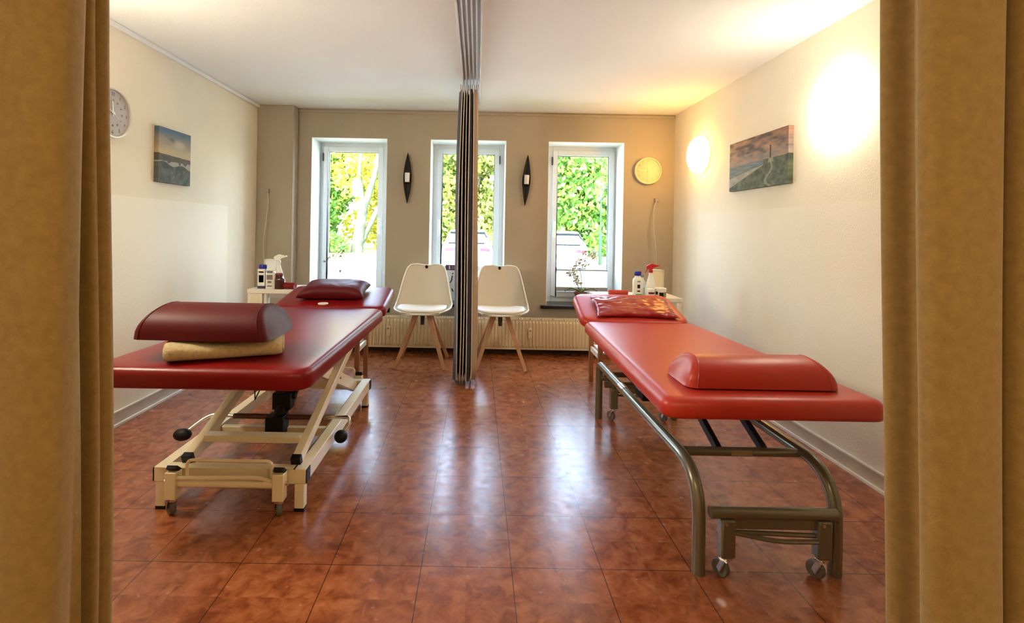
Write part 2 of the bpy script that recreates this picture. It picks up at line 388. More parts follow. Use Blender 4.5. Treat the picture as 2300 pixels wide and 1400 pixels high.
# ------------------------------------------------------------------ radiators
def radiator(x0, x1, label, mx):
    T = thing('radiator', ((x0+x1)/2, YB-.08, .0), label, 'radiator')
    yf = YB-.145; zb, zt = .075, .335
    n = int((x1-x0)/.0315); pitch = (x1-x0-.03)/n; b = MB(); rings = []
    ptsx = []
    for k in range(n):
        c = x0+.015+k*pitch
        for dx, dy in ((0, 0), (.22, 0), (.36, -.014), (.64, -.014), (.78, 0)): ptsx.append((c+dx*pitch, yf+.01+dy))
    ptsx.append((x1-.015, yf+.01))
    prof = [(zb, .010), (zb+.02, 0), (zt-.03, 0), (zt-.012, .010)]
    for z, o in prof: rings.append([b.bm.verts.new((x, yf+.012 if (o and y < yf+.01) else y, z)) for x, y in ptsx])
    b.loft(rings, False, closed=False)
    b.box(x0, x1, yf+.011, yf+.03, zb-.015, zt)
    b.build('front_panel', M_rad, T, angle=25)
    MB().box(x0, x1, YB-.055, YB-.04, zb, zt).build('rear_panel', M_rad, T)
    for q in (x0, x1-.006): MB().box(q, q+.006, yf+.012, YB-.04, zb, zt).build('side_cover', M_rad, T)
    g = MB(); g.box(x0, x1, yf+.008, yf+.02, zt-.004, zt+.004).box(x0, x1, YB-.05, YB-.04, zt-.004, zt+.004)
    k = x0+.01
    while k < x1: g.box(k, k+.006, yf+.02, YB-.05, zt-.004, zt+.002); k += .022
    g.build('top_grille', M_rad, T)
    k = x0+.1
    while k < x1-.03: MB().box(k-.003, k+.003, yf+.004, yf+.016, zt-.002, zt+.013).build('grille_clip', M_grey, T, bevel=.001); k += .105
    MB().box(mx-.018, mx+.018, yf-.022, yf+.002, .165, .262).build('heat_meter', M_rad, T, bevel=.005)
    MB().box(mx-.010, mx+.010, yf-.024, yf-.0215, .232, .246).build('meter_display', M_grey, T)
    for x in (x0+.15, x1-.15): MB().box(x-.012, x+.012, yf+.03, YB, .20, .24).build('bracket', M_rad, T)
    MB().tube([(x0+.05, YB-.09, zb), (x0+.05, YB-.09, .0)], .009).build('supply_pipe', M_rad, T)
radiator(-1.42, -.145, 'long ribbed cream radiator behind left chair, below left window', -.795)
radiator(-.02, 1.18, 'long ribbed cream radiator behind right chair, below right window', .50)

# ------------------------------------------------------------------ outer curtains and dividing curtain
def catmull(P, n=5):
    out = []
    for i in range(len(P)-1):
        p0, p1, p2, p3 = P[max(i-1, 0)], P[i], P[i+1], P[min(i+2, len(P)-1)]
        for k in range(n):
            t = k/n
            out.append(tuple(.5*((2*p1[j]) + (-p0[j]+p2[j])*t + (2*p0[j]-5*p1[j]+4*p2[j]-p3[j])*t*t + (-p0[j]+3*p1[j]-3*p2[j]+p3[j])*t**3) for j in range(len(p1))))
    out.append(P[-1]); return out
def curtain(name, plan, z0, z1, m, label, warp, th=.004, group=None):
    b = MB(); rings = []; N = 26
    for i in range(N+1):
        z = z0 + (z1-z0)*i/N
        rings.append([b.bm.verts.new((p[0] + warp(p, z)[0], p[1] + warp(p, z)[1], z)) for p in plan])
    b.loft(rings, False, closed=False)
    o = b.build(name, m, origin=(sum(p[0] for p in plan)/len(plan), sum(p[1] for p in plan)/len(plan), z0), angle=60)
    s = o.modifiers.new('thick', 'SOLIDIFY'); s.thickness = th; s.offset = 0
    tag(o, label, 'curtain', group)
    return o
def wl(p, z):
    k = (z-.9)
    w = .024*k if p[0] > -.83 and p[1] < .93 else (.006*math.sin(2.2*z+1) if p[0] > -.9 else 0)
    return (w + .003*math.sin(3*z+p[0]*9), .012*math.sin(1.7*z+p[0]*6))
planL = catmull([(-1.42, .98), (-1.30, .90), (-1.18, .87), (-1.08, .93), (-1.02, .98), (-.97, .92), (-.90, .865), (-.82, .85), (-.765, .852), (-.738, .875),
                 (-.755, .93), (-.82, .97), (-.865, .99), (-.85, 1.015), (-.808, 1.02), (-.80, 1.03), (-.808, 1.043), (-.80, 1.05), (-.795, 1.062), (-.81, 1.08), (-.86, 1.09), (-.95, 1.085)])
curtain('curtain', planL, .015, ZC-.045, M_curtO, 'heavy ochre curtain at left edge, partly drawn over clock', wl, group=None)
def wr(p, z):
    k = (z-.9)
    w = -.010*k if p[0] < .84 and p[1] < .93 else (-.014*k + .004*math.sin(2.5*z) if p[1] > .97 and p[0] < 1.0 else -.004*k)
    return (w + .002*math.sin(3*z+p[0]*9), .010*math.sin(1.5*z+p[0]*6))
planR = catmull([(1.02, 1.09), (.93, 1.085), (.895, 1.07), (.897, 1.05), (.925, 1.03), (.925, 1.01), (.905, .995), (.90, .98), (.92, .965), (.90, .93), (.83, .905), (.806, .885), (.812, .862),
                 (.85, .852), (.90, .85), (.93, .858), (.942, .885), (.945, .94), (.955, .945), (.962, .90), (.975, .862), (1.02, .85), (1.08, .86), (1.14, .92), (1.20, .96), (1.27, .90), (1.36, .88), (1.44, .95)])
curtain('curtain', planR, .015, ZC-.045, M_curtO, 'heavy ochre curtain in vertical folds at right edge', wr)
# dividing curtain: packed pleats, some folds beige, some navy
b = MB(); N = 22
dp = [(-.168, 3.72), (-.140, 3.61), (-.130, 3.85), (-.114, 3.60), (-.106, 3.86), (-.090, 3.61), (-.082, 3.85), (-.068, 3.60), (-.042, 3.615), (-.038, 3.80), (-.030, 3.62), (.004, 3.635), (.008, 3.80)]
cols = [1, 1, 0, 1, 0, 1, 0, 1, 1, 0, 0, 0]
hems = [[] for _ in dp]
def dpt(j, u, i):
    t = i/N; z = .02 + .022*abs(math.sin(j*1.7))*(1-t) + (ZC-.077-.02)*t
    q = j+u; p0_, p1_ = dp[j], dp[min(j+1, len(dp)-1)]
    x = p0_[0]+(p1_[0]-p0_[0])*u; y = p0_[1]+(p1_[1]-p0_[1])*u
    x = -.08 + (x+.08)*(1-.22*t**3) + .007*math.sin(2.2*z+.6)*(1-t*.6) + .0025*math.sin(q*2.2+z*2.7)
    return V(x, 3.72+(y-3.72)*(1-.15*t**4), z)
for q in range(len(dp)-1):
    rings = [[b.bm.verts.new(dpt(q, k/6, i)) for k in range(7)] for i in range(N+1)]
    b.loft(rings, False, mi=cols[q], closed=False)
o = b.build('divider_curtain', [M_curtB, M_curtN], origin=(-.08, 3.72, .02), angle=60)
s = o.modifiers.new('thick', 'SOLIDIFY'); s.thickness = .005; s.offset = 0
tag(o, 'gathered beige curtain with navy lining hanging between the two chairs', 'curtain')
for j in (1, 3, 5, 7, 10):
    MB().tube([dpt(j, 0, i) + V(0, -.004, 0) for i in range(N+1)], .0035, 6).build('folded_edge', M_edge, o)
T = thing('curtain_track', (-.06, 1.1, ZC), 'broad grooved ceiling track running towards the gathered divider curtain', 'curtain track')
MB().box(-.128, .006, 1.08, 4.3, ZC-.012, ZC).build('base_plate', M_track, T, bevel=.002)
for k in range(6):
    x = -.124 + k*.0245
    MB().box(x, x+.009, 1.08, 4.3, ZC-.034, ZC-.012).build('rail', M_track, T, bevel=.002)
for k in range(10):
    x = -.14 + k*.0145
    MB().tube([(x, 3.66+.012*(k % 3), ZC-.034), (x, 3.66+.012*(k % 3), ZC-.076)], .004, 6).build('curtain_hook', M_track, T)
for nm, x0, x1, lb in (('left', XL, -.78, 'left'), ('right', .87, XR, 'right')):
    rl = MB().tube([(x0+.01, .97, ZC-.026), (x1-.01, .97, ZC-.026)], .010, 10).box(*((x0, x0+.01) if x0 < 0 else (x1-.01, x1)), .95, .99, ZC-.045, ZC)
    for x in ((x0+x1)/2, x1-.05 if x0 < 0 else x0+.06): rl.box(x-.006, x+.006, .962, .978, ZC-.03, ZC)
    tag(rl.build('curtain_rail', M_track, origin=((x0+x1)/2, .97, ZC-.03)), 'metal rail carrying the ochre curtain at the %s edge' % lb, 'curtain rail')

# ------------------------------------------------------------------ treatment tables
def slab(b, corners, z0, z1, rc, rt=.028, rb=.014, mtx=None, n=5, crown=0):
    """cushioned slab: corners = (xl_near, xr_near, xl_far, xr_far, y_near, y_far)"""
    xln, xrn, xlf, xrf, yn, yf = corners
    prof = []
    for k in range(n+1):
        a = R(90*k/n); prof.append((rb - rb*math.sin(a), z0 + rb - rb*math.cos(a)))
    for k in range(n+1):
        a = R(90*k/n); prof.append((rt - rt*math.cos(a), z1 - rt + rt*math.sin(a)))
    prof += [(rt+.03, z1+.001+crown*.4), (rt+.09, z1+.002+crown)]
    rings = []
    for ins, z in prof:
        ring = []
        for u, v in rr(ins, 1-ins, ins, (yf-yn)-ins, max(rc-ins, .006)):
            t = v/(yf-yn); xl = xln+(xlf-xln)*t; xr = xrn+(xrf-xrn)*t
            wd = xr-xl; uu = ins + (u-ins)/(1-2*ins)*(wd-2*ins) if False else None
            # keep corner radius true: map left half from left, right half from right
            x = xl + u if u < .5 else xr - (1-u)
            p = V(x, yn+v, z)
            if mtx: p = mtx @ p
            ring.append(b.bm.verts.new(p))
        rings.append(ring)
    b.loft(rings, True)
    return b
def caster(parent, x, y, ztop, r=.032, swivel=0):
    c = MB(); c.tube([(x, y, ztop), (x, y, ztop-.012)], .017, 12).tube([(x, y, ztop-.012), (x, y, 2*r+.012)], .010, 8)
    ro = Matrix.Rotation(swivel, 4, 'Z'); q = Vector((x, y, 0)); d = ro @ V(.012, .018, 0); ax = ro @ V(1, 0, 0)
    for s_ in (-1, 1):
        c.beam(q + ax*.014*s_ + V(0, 0, 2*r+.010), q + ax*.014*s_ + (ro @ V(0, .018, 0)) + V(0, 0, r-.004), .003, .02)
    c.obox(Matrix.Translation((x, y, 2*r+.010)) @ ro, .034, .030, .006)
    o = c.build('caster', M_chrome, parent)
    wctr = q + (ro @ V(0, .018, 0)) + V(0, 0, r)
    wb = MB(); rings = []
    for off, rad in ((-.011, r*.6), (-.010, r*.93), (-.005, r), (.005, r), (.010, r*.93), (.011, r*.6)):
        rings.append([wb.bm.verts.new(wctr + ax*off + (V(0, 0, 1)*math.cos(2*math.pi*k/20) + ax.cross(V(0, 0, 1))*math.sin(2*math.pi*k/20))*rad) for k in range(20)])
    wb.loft(rings, True)
    wb.build('wheel', M_rubber, o)
def face_tilt(yh, zh, ang):
    return Matrix.Translation((0, yh, zh)) @ Matrix.Rotation(ang, 4, 'X') @ Matrix.Translation((0, -yh, -zh))

# --- left bed (scissor lift)
BL = thing('treatment_table', (-.97, 2.4, 0), 'dark red padded treatment table on cream scissor-lift frame by left wall', 'treatment table')
slab(MB(), (-1.375, -.578, -1.305, -.572, 1.70, 3.08), .575, .648, .07).build('mattress', M_leatherL, BL, angle=50)
hl = MB(); slab(hl, (-1.300, -.575, -1.29, -.585, 3.095, 3.56), .578, .648, .06, mtx=face_tilt(3.095, .60, R(10.5)))
HL = hl.build('headrest', M_leatherL, BL, angle=50)
sl = MB(); mt = face_tilt(3.095, .60, R(10.5)); rings = []
for dz in (.0, .004): rings.append([sl.bm.verts.new(mt @ V(-.98 + .034*math.cos(2*math.pi*k/20), 3.155 + .022*math.sin(2*math.pi*k/20), .648+dz)) for k in range(20)])
sl.loft(rings, True); sl.build('face_slot_lining', M_whitep, HL)  # white disc stands in for light seen through the breathing slot
# top frame
tf = MB(); z = .55
for x in (-1.22, -.71): tf.beam((x, 1.86, z), (x, 3.03, z), .035, .045)
for y in (1.86, 2.45, 3.0): tf.beam((-1.22, y, z), (-.71, y, z), .035, .035, up=(0, 0, 1))
tf.build('top_frame', M_black, BL, bevel=.003)
hf = MB(); mt = face_tilt(3.095, .60, R(10.5))
for x in (-1.18, -.75): hf.beam(mt @ V(x, 3.03, .56), mt @ V(x, 3.42, .56), .03, .03)
hf.beam(mt @ V(-1.18, 3.30, .56), mt @ V(-.60, 3.30, .56), .02, .02)
hf.build('headrest_frame', M_black, BL, bevel=.003)
MB().tube([mt @ V(-.60, 3.30, .56), mt @ V(-.578, 3.30, .56)], .016, 12).build('release_knob', M_black, BL)
# base frame
X0, X1, Y0, Y1 = -1.262, -.696, 1.975, 3.18
bf = MB()
for x in (X0, X1): bf.box(x-.024, x+.024, Y0, Y1, .112, .172)
bf.box(X0+.024, X1-.024, Y0, Y0+.045, .112, .172).box(X0+.024, X1-.024, Y1-.045, Y1, .112, .172)
bf.box(X0+.024, X1-.024, 2.40, 2.43, .125, .165)
bf.build('base_frame', M_cream, BL, bevel=.003)
for x in (X0, X1):
    for y in (Y0-.001, Y1+.001):
        ex = x + (.0255 if x == X1 else -.0255)
        MB().box(ex-.002, ex+.002, y-.0 if y < 2 else y-.045, y+.045 if y < 2 else y, .114, .170).build('end_cap', M_black, BL, bevel=.001)
for x in (X0+.003, X1-.003):
    for y in (Y0+.02, Y1-.03):
        MB().box(x-.019, x+.019, y-.019, y+.019, .012, .112).build('leg', M_cream, BL, bevel=.002)
        MB().box(x-.020, x+.020, y-.020, y+.020, 0, .014).build('foot_pad', M_black, BL, bevel=.002)
# caster posts and pedal bars, near and far end
for yc, sg in ((1.935, -1), (3.235, 1)):
    for x, swv in ((-1.182, .9), (-.762, .35)):
        yy = yc
        p = MB(); p.box(x-.022, x+.022, yy-.022, yy+.022, .072, .178); p.build('caster_post', M_cream, BL, bevel=.003)
        MB().beam((x, yy, .176), (x, yy+.01, .188), .042, .046).build('post_cap', M_black, BL, bevel=.002)
        caster(BL, x, yy, .072, r=.030, swivel=swv)
        MB().tube([(x-.025 if x < -1 else x+.022, yy, .135), (x-.033 if x < -1 else x+.034, yy, .135)], .009, 10).build('bolt', M_chrome, BL)
    pb = MB(); pb.tube([(-1.160, yc, .128), (-.784, yc, .128)], .014, 12)
    pb.tube([(-1.160, yc-.012*(-sg), .155), (-.85, yc, .155), (-.784, yc, .140)], .008, 8, fil=.03)
    pb.build('pedal_shaft', M_cream, BL)
    MB().tube([(-1.128, yc, .158), (-1.128, yc+.002*sg, .222), (-.792, yc+.002*sg, .222), (-.792, yc, .158)], .0065, 8, fil=.025).build('pedal_loop', M_cream, BL)
# scissor arms
for x in (-1.175, -.728):
    MB().beam((x, 2.02, .182), (x, 2.97, .508), .036, .046).build('scissor_arm', M_cream, BL, bevel=.003)
    MB().beam((x, 2.01, .178), (x, 2.035, .187), .040, .050).build('arm_cap', M_black, BL, bevel=.002)
for x in (-1.222, -.768):
    MB().beam((x+.006, 3.10, .150), (x+.006, 2.29, .505), .030, .068).build('scissor_arm', M_cream, BL, bevel=.003)
    MB().beam((x+.006, 2.305, .498), (x+.006, 2.28, .509), .034, .072).build('arm_cap', M_black, BL, bevel=.002)
    MB().beam((x+.022 if x > -1 else x-.010, 2.74, .308), (x+.022 if x > -1 else x-.010, 2.66, .343), .003, .010).build('arm_slot', M_black, BL)
for a_, b_, w_, h_, u_ in (((-1.16, 2.13, .232), (-.745, 2.13, .232), .028, .05, (0, 0, 1)), ((-1.20, 2.98, .205), (-.77, 2.98, .205), .03, .06, (0, 1, 0)), ((-1.16, 2.62, .378), (-.745, 2.62, .378), .03, .03, (0, 0, 1))):
    MB().beam(a_, b_, w_, h_, up=u_).build('arm_crossbar', M_cream, BL, bevel=.002)
MB().tube([(-1.17, 2.39, .222), (-.73, 2.39, .222)], .013, 12).build('pump_axle', mat('brown_steel', (.10, .035, .02), .35), BL)
pu = MB(); pu.tube([(-.955, 2.38, .17), (-.945, 2.45, .30)], .034, 16).tube([(-.945, 2.45, .30), (-.92, 2.62, .44)], .022, 14)
pu.box(-.998, -.912, 2.34, 2.42, .145, .235).tube([(-.90, 2.43, .30), (-.885, 2.55, .40)], .014, 10).box(-.99, -.90, 2.40, 2.46, .25, .33)
pu.build('hydraulic_pump', M_black, BL, bevel=.004)
MB().tube([(-.92, 2.62, .44), (-.90, 2.78, .53)], .011, 12).build('piston_rod', M_chrome, BL)
MB().tube([(-.9455, 2.448, .296), (-.9452, 2.452, .304)], .036, 16).build('clamp_ring', M_chrome, BL)
MB().tube([(-1.06, 2.36, .53), (-1.06, 2.37, .31), (-.99, 2.50, .53)], .004, 6).build('return_spring', M_black, BL)
for pts, pad in (([(-1.17, 2.39, .222), (-1.27, 2.39, .228), (-1.31, 2.37, .21), (-1.355, 2.33, .172)], (-1.372, 2.31, .160)),
                 ([(-.73, 2.39, .222), (-.608, 2.39, .226), (-.600, 2.38, .20), (-.625, 2.36, .165)], (-.634, 2.345, .150))):
    P = MB().tube(pts, .0085, 10, fil=.03).build('foot_pedal', M_chrome, BL)
    MB().blob(pad, .04, 3, sc=(1.05, .72, .72) if pad[0] < -1 else (.78, .8, .75)).build('pedal_pad', M_black, P)

# --- right bed (grey tube frame)
BR = thing('treatment_table', (.97, 2.3, 0), 'bright red padded treatment table on grey tubular frame by right wall', 'treatment table')
slab(MB(), (.606, 1.336, .640, 1.290, 1.555, 2.905), .556, .624, .05, rt=.034, rb=.02).build('mattress', M_leatherR, BR, angle=50)
ang = R(17)
mr = face_tilt(2.92, .59, ang)
slab(MB(), (.635, 1.290, .645, 1.280, 2.92, 3.33), .566, .622, .075, mtx=mr).build('headrest', M_leatherR, BR, angle=50)
tf = MB(); z = .535
for x in (.74, 1.20): tf.beam((x, 1.72, z), (x, 2.90, z), .03, .04)
for y in (1.74, 2.25, 2.88): tf.beam((.74, y, z), (1.20, y, z), .03, .03, up=(0, 0, 1))
tf.build('top_frame', M_black, BR, bevel=.003)
hf = MB()
for x in (.78, 1.16): hf.beam(mr @ V(x, 2.90, .55), mr @ V(x, 3.22, .55), .03, .025)
hf.beam(mr @ V(.78, 3.1, .55), mr @ V(1.16, 3.1, .55), .02, .02)
hf.build('headrest_frame', M_black, BR, bevel=.003)
for x in (.772, 1.236):
    MB().tube([(x, 1.665, .0), (x, 1.665, .338), (x, 3.03, .338), (x, 3.03, .0)], .0215, 18, fil=(.17, .05), n=12).build('side_tube', M_olive, BR)
MB().tube([(.772, 1.845, .333), (1.236, 1.845, .333)], .017, 14).build('cross_tube', M_olive, BR)
MB().box(.965, 1.045, 1.828, 1.832, .325, .343).build('type_plate', mat('plate_tan', (.30, .21, .11), .4), BR)
for x in (.926, 1.098):
    MB().beam((x, 1.85, .338), (x, 2.28, .53), .022, .030).build('lift_strut', M_black, BR, bevel=.003)
MB().tube([(.772, 2.93, .30), (1.236, 2.93, .30)], .017, 14).build('cross_tube', M_olive, BR)
me_ = MB().box(.86, 1.16, 2.50, 2.62, .29, .33).box(.90, 1.12, 2.62, 2.93, .292, .318).tube([(1.0, 2.55, .33), (1.0, 2.35, .52)], .02, 12)
me_.build('lift_mechanism', M_black, BR, bevel=.004)
for yc, sg in ((1.635, 1), (2.985, -1)):
    s1 = MB(); s1.tube([(.795, yc, .222), (1.215, yc, .222)], .019, 14); s1.build('caster_shaft', M_olive, BR)
    MB().box(.832, 1.186, yc-.007, yc+.007, .170, .215).build('shaft_web', M_olive, BR, bevel=.003)
    for x in (.850, 1.170):
        MB().box(x-.0235, x+.0235, yc-.020, yc+.020, .078, .205).build('caster_post', M_olive, BR, bevel=.006)
        MB().tube([(x-.01, yc-.020, .195), (x-.01, yc-.025, .195)], .006, 8).build('bolt', M_chrome, BR)
        caster(BR, x, yc, .078, r=.029, swivel=.5)
    pr = MB(); pr.tube([(.874, yc, .158), (1.147, yc, .150)], .008, 8).tube([(.874, yc-.006*sg, .158), (1.0, yc-.03*sg, .146), (1.147, yc-.012*sg, .136)], .0075, 8, fil=.05)
    pr.build('pedal_bar', M_olive, BR)
bnd = MB(); bnd.tube([(.772, 2.50, .338), (.772, 2.58, .338)], .0235, 16); bnd.build('tube_sleeve', M_chrome, BR)
MB().tube([(.772, 2.995, .262), (.84, 2.985, .262), (.85, 2.985, .21)], .020, 12, fil=.03).build('frame_elbow', M_olive, BR)

# ------------------------------------------------------------------ bolsters, towel, pillows
def bolster(name, x0, x1, y0, y1, z0, h, m, label, rot=0, lean=0):
    cx, cy = (x0+x1)/2, (y0+y1)/2; L = x1-x0; D = y1-y0
    b = MB(); n = 18; secs = [(0, .80), (.006, .90), (.016, .965), (.03, .99), (.05, 1), (L-.05, 1), (L-.03, .99), (L-.016, .965), (L-.006, .90), (L, .80)]
    rings = []
    for sx_, k in secs:
        ring = []
        for i in range(n+1):
            a = math.pi*i/n; yy = -math.cos(a)*D/2; zz = abs(math.sin(a))**.75*h
            e = max(0, (1-k))
            lx = sx_ + (-1 if sx_ < L/2 else 1)*0
            # ends lean inwards towards the top
            t = zz/h; lx = sx_ + lean*t*t*(1 if sx_ < L/2 else -1)*(1 - min(1, min(sx_, L-sx_)/.12))
            ring.append(V(lx-L/2, yy*k, .004+zz*k))
        for i in range(1, 6): ring.append(V(sx_-L/2, D/2*k*(1-2*i/6), .004*(1-k)))
        rings.append(ring)
    mt_ = Matrix.Translation((cx, cy, z0)) @ Matrix.Rotation(rot, 4, 'Z')
    rings = [[b.bm.verts.new(mt_ @ p) for p in r_] for r_ in rings]
    b.loft(rings, True)
    T = thing(name, (cx, cy, z0), label, 'bolster')
    b.build('cushion_body', m, T, angle=55)
    for s_ in (-1, 1):
        pts = []
        for i in range(n+1):
            a = math.pi*i/n; zz = abs(math.sin(a))**.75*h; t = zz/h
            lx = (.03 + lean*t*t*.75)
            pts.append(mt_ @ V(s_*(L/2-lx), -math.cos(a)*D/2*.992, .004+zz*.992))
        MB().tube(pts, .0022, 6).build('seam_piping', m, T)
    return T
bolster('half_round_bolster', -1.262, -.762, 1.785, 2.075, .722, .118, M_leatherB, 'dark red half-round bolster resting on rolled cream towel, left bed', rot=-.02, lean=.045)
bolster('half_round_bolster', .722, 1.236, 1.645, 1.850, .627, .090, M_leatherR, 'red half-round bolster lying directly on the right bed', rot=.0, lean=.035)
# towel
b = MB(); n = 28; rings = []; secs = 22
p0, p1 = V(-1.105, 1.728, 0), V(-.735, 1.868, 0); d = (p1-p0).normalized(); nn = V(-d.y, d.x, 0)
for i in range(secs+1):
    t = i/secs; c = p0 + (p1-p0)*t; wd = .235 + .01*math.sin(t*5); hh = .064 + .006*math.cos(t*6.0+.3)
    ring = []
    for k in range(n):
        a = 2*math.pi*k/n; ex = .55
        u = math.copysign(abs(math.cos(a))**ex, math.cos(a)); v = math.copysign(abs(math.sin(a))**(.8), math.sin(a))
        hk = hh*(1 + .10*math.cos(a)*-1)
        w_ = 1 if 0 < i < secs else .9
        pt = c + nn*(wd/2 + u*wd/2*w_) + V(0, 0, .651 + hk/2 + v*hk/2*w_)
        pt += V(0, 0, 1)*.003*noise.noise(pt*30) if v > -.5 else V(0, 0, 0)
        ring.append(b.bm.verts.new(pt))
    rings.append(ring)
b.loft(rings, True)
T = thing('towel', ((p0.x+p1.x)/2, 1.9, .65), 'folded cream terry towel under the bolster on the left bed', 'towel')
b.build('terry_body', M_towel, T, angle=70)
sp = MB()
for (ct, col) in ((V(-.735, 1.868, 0), 0),):
    for q, r0 in ((0, .8), (1, .5)):
        pts = []
        for k in range(25):
            a = 2*math.pi*k/24
            pts.append(ct + nn*(.1175 + math.copysign(abs(math.cos(a))**.6, math.cos(a))*.105*r0) + V(0, 0, .685+math.sin(a)*.027*r0) + d*.002)
        sp.tube(pts, .004, 6)
sp.build('rolled_edge', M_towel, T)
def pillow(name, mtx, w_, l_, th, m, label, wr=0, seed=0, N=40, pinch=.12, wf=9):
    b = MB(); top, bot = [], []
    for j in range(N+1):
        rt_, rb_ = [], []
        for i in range(N+1):
            u, v = 2*i/N-1, 2*j/N-1
            e = ((1-u**4)*(1-v**4)); t = max(e, 0)**.45
            sx = 1 - pinch*(1-abs(v)**2)*abs(u)**3*.6; sy = 1 - pinch*(1-abs(u)**2)*abs(v)**3
            x, y = u*w_/2*sx, v*l_/2*sy
            nz = 0
            if wr:
                q = V(x*wf, y*wf*1.4, seed)
                nz = wr*(abs(noise.noise(q)) + .6*abs(noise.noise(q*2.3)) + .35*noise.noise(q*5)) * min(1, t*1.5)
                x += wr*.5*noise.noise(V(u*3, v*5, seed+7)); y += wr*.6*noise.noise(V(v*3, u*6, seed+3))
            rt_.append(b.bm.verts.new(mtx @ V(x, y, th*.25 + th*.75*t + nz)))
            rb_.append(b.bm.verts.new(mtx @ V(x, y, th*.25 - th*.25*t)) if 0 < i < N and 0 < j < N else rt_[-1])
        top.append(rt_); bot.append(rb_)
    for g in (top, bot):
        for j in range(N):
            for i in range(N):
                try: b.bm.faces.new((g[j][i], g[j][i+1], g[j+1][i+1], g[j+1][i]))
                except ValueError: pass
    T = thing(name, mtx.translation, label, 'pillow')
    b.build('pillow_cover', m, T, angle=80)
    pts = []
    for k in range(N*4):
        q, f = divmod(k, N); ij = ((f, 0), (N, f), (N-f, N), (0, N-f))[q]
        pts.append(top[ij[1]][ij[0]].co.copy() if False else None)
    return T
mtl = face_tilt(3.095, .60, R(10.5)) @ Matrix.Translation((-.955, 3.34, .654)) @ Matrix.Rotation(.03, 4, 'Z')
pillow('pillow', mtl, .44, .30, .085, M_leatherB, 'plump smooth dark red pillow on headrest of left bed', wr=.004, seed=2, wf=6)
mtr = face_tilt(2.92, .59, ang) @ Matrix.Translation((.985, 3.085, .628)) @ Matrix.Rotation(-.03, 4, 'Z')
pillow('pillow', mtr, .50, .275, .034, M_crinkle, 'flat crinkled glossy red pillow on headrest of right bed', wr=.011, seed=5, N=80, wf=5.5)

# ------------------------------------------------------------------ chairs
def make_chair():
    T = thing('shell_chair', (0, 0, 0), 'chair', 'chair', 'white shell chairs under the middle window')
    prof = [(-.235, .452), (-.228, .462), (-.19, .462), (-.10, .452), (0, .446), (.08, .452), (.125, .475), (.152, .52), (.172, .58), (.195, .66), (.222, .745), (.238, .80), (.247, .83)]
    hw = [.150, .165, .205, .232, .240, .243, .240, .232, .220, .203, .182, .165, .140]
    curl = [.0, .006, .018, .030, .036, .045, .055, .060, .056, .048, .038, .028, .02]
    b = MB(); rows = []; U = 20
    pr = catmull([(p[0], p[1], h_, c_) for p, h_, c_ in zip(prof, hw, curl)], 3)
    for i, (y, z, h_, c_) in enumerate(pr):
        a = pr[max(i-1, 0)]; c = pr[min(i+1, len(pr)-1)]; tn = V(0, c[0]-a[0], c[1]-a[1]).normalized(); nrm = V(0, -tn.z, tn.y)
        row = []
        for k in range(U+1):
            u = 2*k/U-1
            p = V(u*h_, y, z) + nrm*c_*abs(u)**2.2
            if i > len(pr)-8: p.z += -.010*math.cos(u*math.pi*1.0)*(1 if abs(u) < .6 else 1)*((i-(len(pr)-8))/8) * (1 if abs(u) < .5 else 0.0) - .012*abs(u)**4*((i-(len(pr)-8))/8)
            if i < 5: p.y += .035*abs(u)**2.5*(1-i/5); 
            row.append(b.bm.verts.new(p))
        rows.append(row)
    b.loft(rows, False, closed=False)
    S = b.build('seat_shell', M_shell, T, angle=80)
    s = S.modifiers.new('thick', 'SOLIDIFY'); s.thickness = .009; s.offset = -1
    # bright moulded rim
    edge = [r_[0].copy() if False else None for r_ in rows] if False else None
    me = S.data; co = [v.co.copy() for v in me.vertices]
    b2 = MB(); nR = len(pr); idx = {}
    rim = []
    def pt(i, u):
        y, z, h_, c_ = pr[i]; a = pr[max(i-1, 0)]; c = pr[min(i+1, nR-1)]; tn = V(0, c[0]-a[0], c[1]-a[1]).normalized(); nrm = V(0, -tn.z, tn.y)
        p = V(u*h_, y, z) + nrm*c_*abs(u)**2.2
        if i > nR-8: p.z += -.010*math.cos(u*math.pi)*((i-(nR-8))/8)*(1 if abs(u) < .5 else 0) - .012*abs(u)**4*((i-(nR-8))/8)
        if i < 5: p.y += .035*abs(u)**2.5*(1-i/5)
        return p
    for k in range(U+1): rim.append(pt(0, 2*k/U-1))
    for i in range(1, nR): rim.append(pt(i, 1))
    for k in range(U-1, -1, -1): rim.append(pt(nR-1, 2*k/U-1))
    for i in range(nR-2, -1, -1): rim.append(pt(i, -1))
    b2.tube(rim, .0065, 8, cap=False)
    b2.build('shell_rim', M_whitep, T, angle=80)
    # seat cushion
    c = MB(); rings = []
    for ins, zz in ((.012, 0), (0, .008), (.004, .018), (.03, .026), (.09, .029)):
        rings.append([c.bm.verts.new((x, y, .458+zz+.02*(x/.2)**2)) for x, y in rr(-.205+ins, .205-ins, -.215+ins, .115-ins, .12-ins*.9, 8)])
    c.loft(rings, True)
    c.build('seat_cushion', M_cushion, T, angle=80)
    g = MB(); g.blob((0, .236, .808), .016, 2, sc=(.85, .45, 1)); g.build('grip_hole', M_black, T)
    hub = MB(); hub.lathe([(.085, .425), (.10, .432), (.10, .442)], (0, -.01, 0), 24); hub.build('mounting_plate', M_wooddk, T)
    MB().tube([(0, -.03, .43), (0, -.035, .335)], .020, 14, r1=.015).build('support_cone', mat('dark_grey_plastic', (.06, .06, .06), .5), T)
    for sx in (-1, 1):
        for sy in (-1, 1):
            MB().beam((sx*.205, -.01+sy*.205, 0), (sx*.055, -.01+sy*.05, .43), .026, .026, taper=1.6, up=(0, 1, 0)).build('leg', M_wood, T, bevel=.003)
    return T
ch = make_chair()
